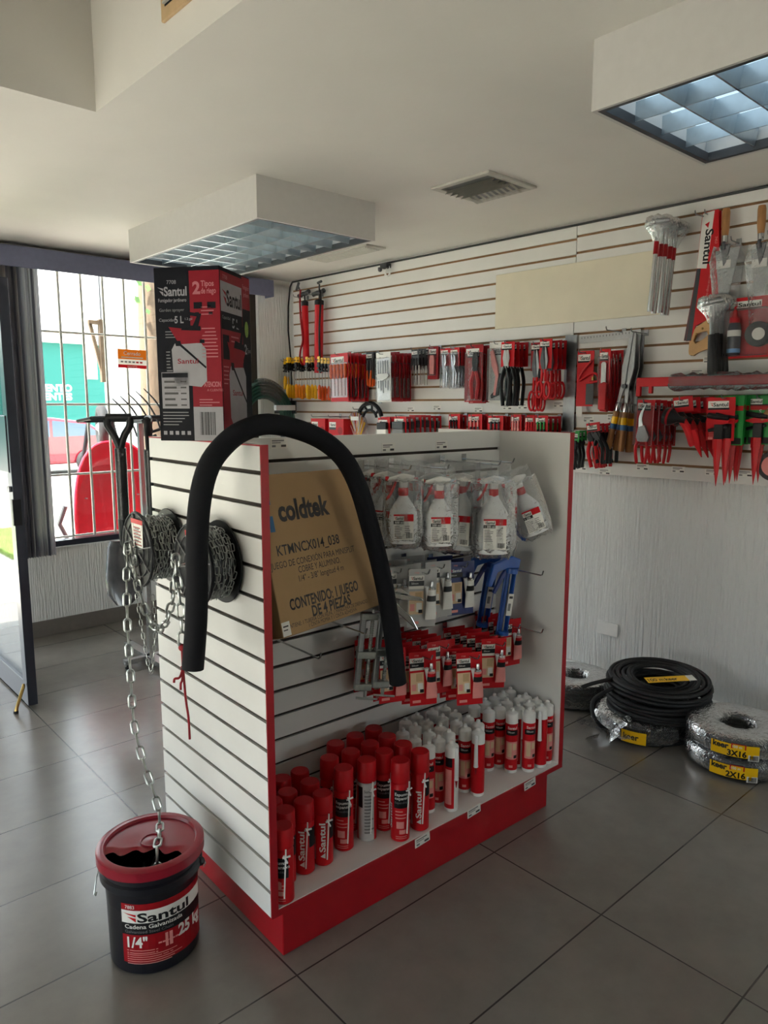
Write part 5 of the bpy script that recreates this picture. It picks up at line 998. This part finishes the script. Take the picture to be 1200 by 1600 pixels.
def sprinkler_green(t):
    m = M(); m.art([('t', 'S', 0, -.085, .02, 'white', {'b': 1}, 1), ('r', -.065, -.068, .065, -.045, 'red', 1), ('r', -.06, -.23, .06, -.2, 'black', 1)]); m.build('printed_lettering', t); sprinkler(t)
wstack('spg', lambda: card_pack('sprinkler', .135, .235, 'green', sprinkler_green, back='green', headh=.12, logo_w=.6), 1.405, 1.698, .24, .045, 5, 'green carded sprinkler with red spike', 'sprinkler', 'spiked sprinklers', 'steel peg holding the spiked sprinklers', plen=.33)
wstack('spg', None, 1.3, 1.70, .14, .06, 2, 'green carded sprinkler past the foremost one', 'sprinkler', 'spiked sprinklers', 'steel peg holding the spare sprinklers')
m = M(); m.box(-.34, .34, -.022, 0, -.024, .024, 'red'); m.box(-.34, -.315, -.022, 0, -.075, -.02, 'red'); m.box(-.27, -.25, -.022, 0, -.06, -.02, 'red'); rb_ = thing('bow_saw', 'long red bow saw frame lying across pegs under the hammers', 'bow saw', RW(1.56, .2, 1.775), RRZ); m.build('frame', rb_, bevel=.004)
m = M(); rr = random.Random(9); rg = []
for k in range(18): rg.append([(-.16 + .03 * k, -.012 + (.022 + rr.uniform(-.004, .004)) * math.cos(q * PI / 5), (.04 + rr.uniform(-.01, .012)) * math.sin(q * PI / 5) - .004) for q in range(10)])
m.rings(rg, 'wrap_film', False); m.build('wrapping', rb_)
peg('peg_hook', 'steel peg carrying the red bow saw frame', RW(1.72, .001, 1.745), RRZ, .22, mt='steel', group='pegs on the slatted wall')
# hammers wrapped in film
def hammer(L, grip, gl, steel=True):
    def mk():
        t = thing('hammer', 'hammer', 'hammer')
        m = M(); m.lathe([(.0, -L), (.014, -L), (.0145, -L + .02), (.012, -L * .55), (.0105, -.02)], grip if not steel else 'alu', 14, caps=False); m.build('handle', t)
        if steel: m = M(); m.lathe([(.0128, -L * .36), (.0122, -L * .22)], 'red_dark', 14, caps=False); m.build('band', t)
        else: m = M(); m.lathe([(.0, -L), (.02, -L + .003), (.024, -L + .02), (.021, -L + gl * .6), (.018, -L + gl), (.012, -L + gl)], 'black', 14, caps=False); m.build('grip', t)
        m = M(); m.T = Matrix.Rotation(R(90), 4, 'Y'); m.lathe([(.0, -.062), (.017, -.062), (.018, -.04), (.013, -.025), (.015, .0), (.012, .03), (.008, .06)], 'steel', 14); m.build('head', t)
        m = M(); m.rings([[(.075 * a * math.cos(q * PI / 6), .03 * a * math.sin(q * PI / 6), z + .006 * math.sin(q * 2.3)) for q in range(12)] for z, a in ((.03, .5), (.02, .9), (-.02, 1), (-.06, .5), (-.1, .25))], 'clear', False); m.build('wrapping', t)
        return t
    return mk
wstack('hmA', hammer(.44, 'alu', .1), 1.79, 2.565, .28, .05, 5, 'steel handled hammer with red band', 'hammer', 'steel handled hammers', 'steel peg holding the steel handled hammers', tilt=3)
wstack('hmB', hammer(.36, 'steel', .2, False), 1.535, 2.165, .2, .04, 4, 'claw hammer with black grip', 'hammer', 'black grip hammers', 'steel peg holding the black grip hammers', tilt=-5)
# hand saws in printed sleeves
def saw():
    t = thing('hand_saw', 'saw', 'saw'); q = lambda P: [(1.64 - y, z - 2.625) for y, z in P]
    m = M(); m.prism(q([(1.667, 2.623), (1.585, 2.627), (1.561, 2.117), (1.618, 2.09), (1.682, 2.063), (1.705, 1.989), (1.732, 1.99), (1.687, 2.354)]), -.004, .0, 'red'); P1 = q([(1.665, 2.62), (1.605, 2.624), (1.636, 2.346), (1.686, 2.354)]); P2 = q([(1.686, 2.352), (1.665, 2.35), (1.703, 1.99), (1.731, 1.99)])
    m.art([('p', P1[::-1], 'paper', 1), ('p', P2[::-1], 'charcoal', 1), ('t', 'Santul', -.005, -.085, .04, 'black', {'b': 2, 'w': .17, 'a': -94}, 2), ('p', [(-.012, -.06), (.012, -.05), (.005, -.08)], 'red', 2), ('t', '7453', .042, -.13, .013, 'pink', {'a': -90}, 2), ('t', 'Serrote con mango de madera', .022, -.29, .013, 'pink', {'w': .17, 'a': -97}, 2), ('t', '26', -.012, -.45, .025, 'pink', 2)], -.004); m.build('sleeve', t)
    m = M(); H_ = q([(1.583, 2.125), (1.601, 2.097), (1.639, 2.075), (1.684, 2.046), (1.698, 1.997), (1.7, 1.922), (1.689, 1.908), (1.663, 1.926), (1.617, 1.94), (1.584, 1.929), (1.583, 2.022)]); I_ = q([(1.605, 2.014), (1.613, 2.031), (1.645, 2.03), (1.675, 2.022), (1.687, 1.987), (1.676, 1.97), (1.65, 1.98), (1.627, 1.993)])
    # handle with its finger hole: a ring of quads between outline and hole, front, back and both rims
    def fit(P, n):
        out = []; cx = .0; c = (sum(p[0] for p in I_) / len(I_), sum(p[1] for p in I_) / len(I_))
        for k in range(n):
            a = 2 * PI * k / n; d = (math.cos(a), math.sin(a)); best = None
            for i in range(len(P)):
                p, r_ = P[i], P[(i + 1) % len(P)]; ex_, ey_ = r_[0] - p[0], r_[1] - p[1]; det = d[0] * -ey_ + d[1] * ex_
                if abs(det) < 1e-9: continue
                tx, ty = p[0] - c[0], p[1] - c[1]; tt = (tx * -ey_ + ty * ex_) / det; uu = (d[0] * ty - d[1] * tx) / det
                if 0 <= uu <= 1 and tt > 0 and (best is None or tt > best): best = tt
            out.append((c[0] + d[0] * (best or .01), c[1] + d[1] * (best or .01)))
        return out
    n = 48; A, B = fit(H_, n), fit(I_, n)
    m.rings([[(x, -.013, z) for x, z in A], [(x, .009, z) for x, z in A], [(x, .009, z) for x, z in B], [(x, -.013, z) for x, z in B], [(x, -.013, z) for x, z in A]], 'wood_light', False, False)
    h = m.build('handle', t); 
    for y, z in ((1.612, 2.07), (1.642, 2.045), (1.672, 2.02)): M().ball(1.64 - y, -.0135, z - 2.625 + .0, .006, 'brass', 1, 8).build('rivet', h)
    return t
wstack('saw', saw, 1.64, 2.625, .06, .03, 2, 'hand saw in a red and white sleeve with wooden grip', 'saw', 'hand saws', 'steel peg holding the sleeved hand saws', jit=.004)
peg('peg_hook', 'empty bent steel peg beside the top of the hand saw sleeve', RW(1.66, .001, 2.61), RRZ, .16, mt='steel', group='pegs on the slatted wall', droop=.01)
def trowel():
    t = thing('brick_trowel', 'trowel', 'trowel')
    m = M(); m.lathe([(.0, 0), (.016, -.002), (.0195, -.02), (.019, -.09), (.015, -.135)], 'wood', 14, caps=False); m.build('handle', t)
    m = M(); m.lathe([(.0155, -.132), (.0135, -.165)], 'chrome', 14); m.build('ferrule', t)
    m = M(); m.tube([(0, 0, -.16), (0, -.02, -.17), (.0, -.012, -.2)], .008, 'steel_dark', 8); m.prism([(-.02, -.175), (.03, -.175), (.012, -.26), (.0, -.28)], -.006, .0, 'steel_dark'); m.build('neck', t)
    m = M(); m.prism([(-.045, -.2), (.075, -.195), (.03, -.42), (.015, -.52), (.005, -.52), (-.02, -.4)], .002, .005, 'steel'); m.build('blade', t)
    m = M(); m.box(-.035, .035, -.004, -.003, -.29, -.25, 'paper'); m.build('price_label', t)
    m = M(); rr = random.Random(4); m.rings([[(.015 + w * math.cos(q * PI / 7) * rr.uniform(.94, 1.06), .01 * math.sin(q * PI / 7), z + rr.uniform(-.008, .008)) for q in range(14)] for z, w in ((-.18, .07), (-.25, .085), (-.38, .07), (-.5, .055), (-.56, .05))], 'clear', False); m.build('bag', t)
    return t
wstack('trw', trowel, 1.545, 2.627, .07, 0, 1, 'bagged brick trowel with wooden handle, beside the hand saw', 'trowel', 'brick trowels')
wstack('trw', None, 1.375, 2.61, .07, 0, 1, 'bagged brick trowel with wooden handle, above the chalk set', 'trowel', 'brick trowels')
for y, nm in ((1.5, 'nearer the hand saw'), (1.33, 'above the chalk set')): peg('peg_hook', 'thin steel peg holding the brick trowel ' + nm, RW(y, .001, 2.46), RRZ, .1, mt='steel', group='pegs on the slatted wall')
def chalk(t):
    m = M(); m.lathe([(.028, -.28), (.031, -.275), (.031, -.15), (.026, -.13), (.024, -.12)], 'navy', 18, -.055, -.035, .0); m.lathe([(.0315, -.27), (.0315, -.25)], 'sky_blue', 18, -.055, -.035, 0, False); m.lathe([(.0315, -.16), (.0315, -.19)], 'paper', 18, -.055, -.035, 0, False); m.build('bottle', t)
    m = M(); m.lathe([(.025, -.125), (.024, -.1), (.014, -.09), (.008, -.06), (.004, -.045), (0, -.045)], 'red', 16, -.055, -.035, 0, False); m.build('bottle_cap', t)
    m = M(); m.prism([(.055 + .06 * math.cos(q * PI / 10), -.185 + .06 * math.sin(q * PI / 10)) for q in range(20)], -.04, -.004, 'charcoal'); m.prism([(.06 + .03 * math.cos(q * PI / 10), -.185 + .03 * math.sin(q * PI / 10)) for q in range(20)], -.043, -.04, 'paper'); m.build('reel', t, bevel=.004)
wstack('chk', lambda: card_pack('chalk_line_pack', .2, .295, 'red', chalk, headh=.13, clear=(-.095, .098, -.285, -.06, .072)), 1.4, 2.183, .07, 0, 1, 'red blister pack with blue chalk bottle and chalk reel', 'chalk line', 'chalk line pack', 'steel peg holding the chalk line pack', plen=.1)
m = M(); m.T = Matrix.Rotation(R(90), 4, 'X'); m.lathe([(.0, .0), (.07, 0), (.075, .008), (.07, .02), (.05, .024), (0, .024)], 'charcoal', 28, caps=False); m.lathe([(.05, .0245), (0, .0245)], 'pink', 24, caps=False); tag(m.build('cutting_disc', None, RW(1.225, .1, 1.36), (0, 0, RRZ)), 'dark round disc with pink centre beside the sprinkler spikes', 'disc')
t = thing('wooden_tool', 'wooden tool handle poking out beside the green sprinkler cards', 'tool', RW(1.24, .16, 1.63), (0, R(35), RRZ))
m = M(); m.lathe([(.0, -.06), (.016, -.058), (.018, -.03), (.014, .06), (.016, .1)], 'wood', 12, caps=False); m.build('handle', t); m = M(); m.box(-.03, .03, -.002, .002, .1, .25, 'steel'); m.build('blade', t)
peg('peg_hook', 'steel peg holding the wooden handled tool and dark disc', RW(1.235, .001, 1.42), RRZ, .16, mt='steel', group='pegs on the slatted wall')
# pumps
def pump(y, z, L, r, tall, label, hose):
    t = thing('hand_pump', label, 'pump', RW(y, .06, z), (0, R(2 if tall else -1), RRZ), 'red hand pumps')
    m = M(); m.lathe([(r, -L), (r * 1.02, -L * .5), (r, -.02)], 'red', 18); m.build('barrel', t)
    m = M(); m.lathe([(r * 1.06, -.035), (r * 1.06, .0), (r * .5, .01)], 'black', 18); m.tube([(0, 0, 0), (0, 0, .05)], .006, 'black', 8); m.tube([(-.07, -.01, .05), (-.02, 0, .065), (.02, 0, .065), (.07, -.01, .075)], .018, 'charcoal', 10); m.build('handle', t)
    m = M(); m.tube(smooth_path([(r * .8, -.02, .08), (r + .02, -.03, .0), (r + .012, -.035, -L * .4), (r + .014, -.03, -L * .8), (r + .01, -.02, -L)] if tall else [(-r, -.02, .1), (-r - .012, -.02, .0), (-r * .5, -.035, -L * .3), (r * .4, -.04, -L * .6), (-r, -.035, -L * .75), (-r - .02, -.03, -L * .9), (-r * .4, -.03, -L)]), .008, hose, 8); m.build('hose', t)
    m = M(); m.tube([(.0, 0, .06), (.0, 0, .13)] if tall else [(-r - .005, -.02, .09), (-r - .03, -.02, .13)], .007, 'charcoal', 8); m.tube([(-.02, 0, .14), (.025, 0, .15)] if tall else [(-r - .055, -.02, .1), (-r - .02, -.02, .16)], .011, 'charcoal', 8); m.build('valve_head', t)
pump(4.955, 2.51, .52, .028, False, 'slim red hand pump hanging near the window corner', 'red_dark')
pump(4.765, 2.5, .58, .036, True, 'thicker red hand pump with black hose hanging beside the slim one', 'black')
for y, nm in ((4.955, 'slim'), (4.765, 'thicker')): peg('peg_hook', f'bent steel peg holding the {nm} red hand pump', RW(y + .03, .001, 2.545), RRZ, .15, mt='steel', group='pegs on the slatted wall')
# lower row behind the stand
def carton(y, dep, label):
    t = thing('red_carton', label, 'carton', RW(y, dep, 1.4), RRZ, 'red cartons on the low pegs')
    m = M(); m.box(-.09, .09, 0, .14, 0, .15, 'red'); m.build('carton', t, bevel=.002)
    m = M(); m.art([('r', -.08, .085, .0, .125, 'paper', 1), ('r', -.08, .065, .0, .085, 'charcoal', 1)] + logo(-.075, .095, .02, .07, 'black', 'red', 2) + [('p', [(.05 + .03 * math.cos(q * PI / 8), .06 + .03 * math.sin(q * PI / 8)) for q in range(16)], 'red_dark', 1)]); m.build('printed_lettering', t)
carton(4.58, .24, 'red carton on the low pegs, nearer the window'); carton(4.37, .23, 'red carton on the low pegs, beside the round wire pack')
for y, nm in ((4.58, 'nearer the window'), (4.37, 'beside the round pack')): peg('peg_hook', 'steel peg under the red carton ' + nm, RW(y, .001, 1.565), RRZ, .3, mt='steel', group='pegs on the slatted wall')
t = thing('zip_tie_pack', 'round clear pack of red and white wires on the low pegs', 'wire pack', RW(4.22, .13, 1.52), RRZ)
m = M(); rr = random.Random(6)
for k in range(46):
    a = rr.uniform(.2, PI - .2); m.tube([(rr.uniform(-.02, .02), -.01, -.14), (.1 * math.cos(a), -.015 - rr.uniform(0, .02), -.02 + .1 * math.sin(a))], .003, rr.choice(['white', 'red', 'yellow', 'pink', 'white']), 5)
m.build('wires', t); m = M(); m.rings([[(r_ * math.cos(q * PI / 12), y, -.03 + r_ * 1.05 * math.sin(q * PI / 12)) for q in range(24)] for y, r_ in ((.01, .1), (-.02, .115), (-.05, .09))], 'clear_pack'); m.build('bag', t)
m = M(); m.box(-.03, .06, -.052, -.05, .02, .05, 'paper'); m.build('label', t)
peg('peg_hook', 'steel peg holding the round wire pack', RW(4.22, .001, 1.625), RRZ, .18, mt='steel', group='pegs on the slatted wall')
t = thing('trimmer_guard', 'black arched plastic guard with cut-outs on the low pegs', 'guard', RW(4.1, .1, 1.6), RRZ, 'arched guards')
m = M(); m.tube([(.13 * math.cos(.2 + q * .137), -.02, -.05 + .12 * math.sin(.2 + q * .137)) for q in range(21)], .016, 'black', 8); m.tube([(.075 * math.cos(.2 + q * .137), -.02, -.05 + .07 * math.sin(.2 + q * .137)) for q in range(21)], .01, 'black', 8); m.build('rim', t)
for k in range(4): a = .5 + k * .7; M().tube([(.07 * math.cos(a), -.02, -.05 + .065 * math.sin(a)), (.13 * math.cos(a + .2), -.02, -.05 + .12 * math.sin(a + .2))], .008, 'black', 6).build('rib', t)
peg('peg_hook', 'steel peg above the black arched guard', RW(4.1, .001, 1.68), RRZ, .3, mt='steel', group='pegs on the slatted wall')
def hank(hm, cm):
    def f(t):
        m = M(); m.box(-.05, .05, -.03, -.002, -.085, -.035, cm); m.build('band', t, bevel=.004); m = M(); m.prism([(-.05, -.085), (.05, -.085), (.06, -.17), (-.06, -.17)], -.03, -.004, hm); m.build('bundle', t, bevel=.006)
    return f
wstack('hkA', lambda: card_pack('strap_pack', .13, .17, 'red', hank('paper', 'black'), headh=.2), 3.9, 1.567, .16, .028, 5, 'white bundle with red card header', 'pack', 'bundles with red headers', 'steel peg holding the white bundles')
wstack('hkB', lambda: card_pack('strap_pack', .115, .17, 'red', hank('grey', 'charcoal'), headh=.2), 3.5, 1.583, .4, .05, 8, 'grey bundle with red card header', 'pack', 'bundles with red headers', 'steel peg holding the grey bundles')
for key, y, d0, dd, n, w, tm, cm, nm in (('mA', 3.25, .13, .037, 3, .1, 'navy', 'black', 'small red card with blue and black tool'), ('mB', 3.094, .1, .03, 3, .12, 'charcoal', 'pink', 'small red card with grey tool'), ('mC', 2.904, .12, .034, 3, .12, 'black', 'charcoal', 'small red card with black tool'), ('mD', 2.765, .09, .034, 2, .08, 'pink', 'pink', 'small pink handled scissors on card'), ('mE', 2.67, .08, .02, 3, .07, 'red', 'red', 'small red handled tool on card'), ('mF', 2.504, .2, .05, 4, .09, 'black', 'green', 'small red card with black nippers')):
    wstack(key, (lambda w=w, tm=tm, cm=cm: card_pack('small_tool_card', w, .15, 'red', mini_tools(tm, w, .15, 3, cm), headh=.2)), y, 1.59, d0, dd, n, nm, 'pack', 'small tool cards on the low pegs', 'steel peg holding the ' + nm)
# price stickers on the side wall
for (y, z), nm in (((2.143, 1.947), 'above the folding saws'), ((2.029, 1.998), 'beside the hedge shear blades'), ((1.605, 1.89), 'under the hand saw grip'), ((1.668, 1.826), 'above the red bow saw frame'), ((2.303, 1.571), 'under the red saw frame card'), ((2.146, 1.585), 'under the folding saws'), ((2.342, 1.281), 'below the small black pliers'), ((2.183, 1.264), 'below the hand pruners'), ((1.949, 1.305), 'below the hedge shears'), ((1.741, 1.303), 'below the pruner packs'), ((1.558, 1.301), 'below the hose nozzles'), ((1.389, 1.305), 'below the sprinkler spikes'), ((2.515, 1.659), 'under the shorter tin snips'), ((2.781, 1.647), 'under the large black handled pliers'), ((2.902, 1.643), 'under the white backed cutters'), ((3.142, 1.625), 'under the red handled pliers'), ((3.52, 1.638), 'above the grey bundles'), ((3.78, 1.625), 'above the white bundles'), ((4.45, 2.07), 'above the orange set cards')):
    price_tag(RW(y, .001, z), RRZ, 'small white price sticker on the wall slats ' + nm, .075, .035)
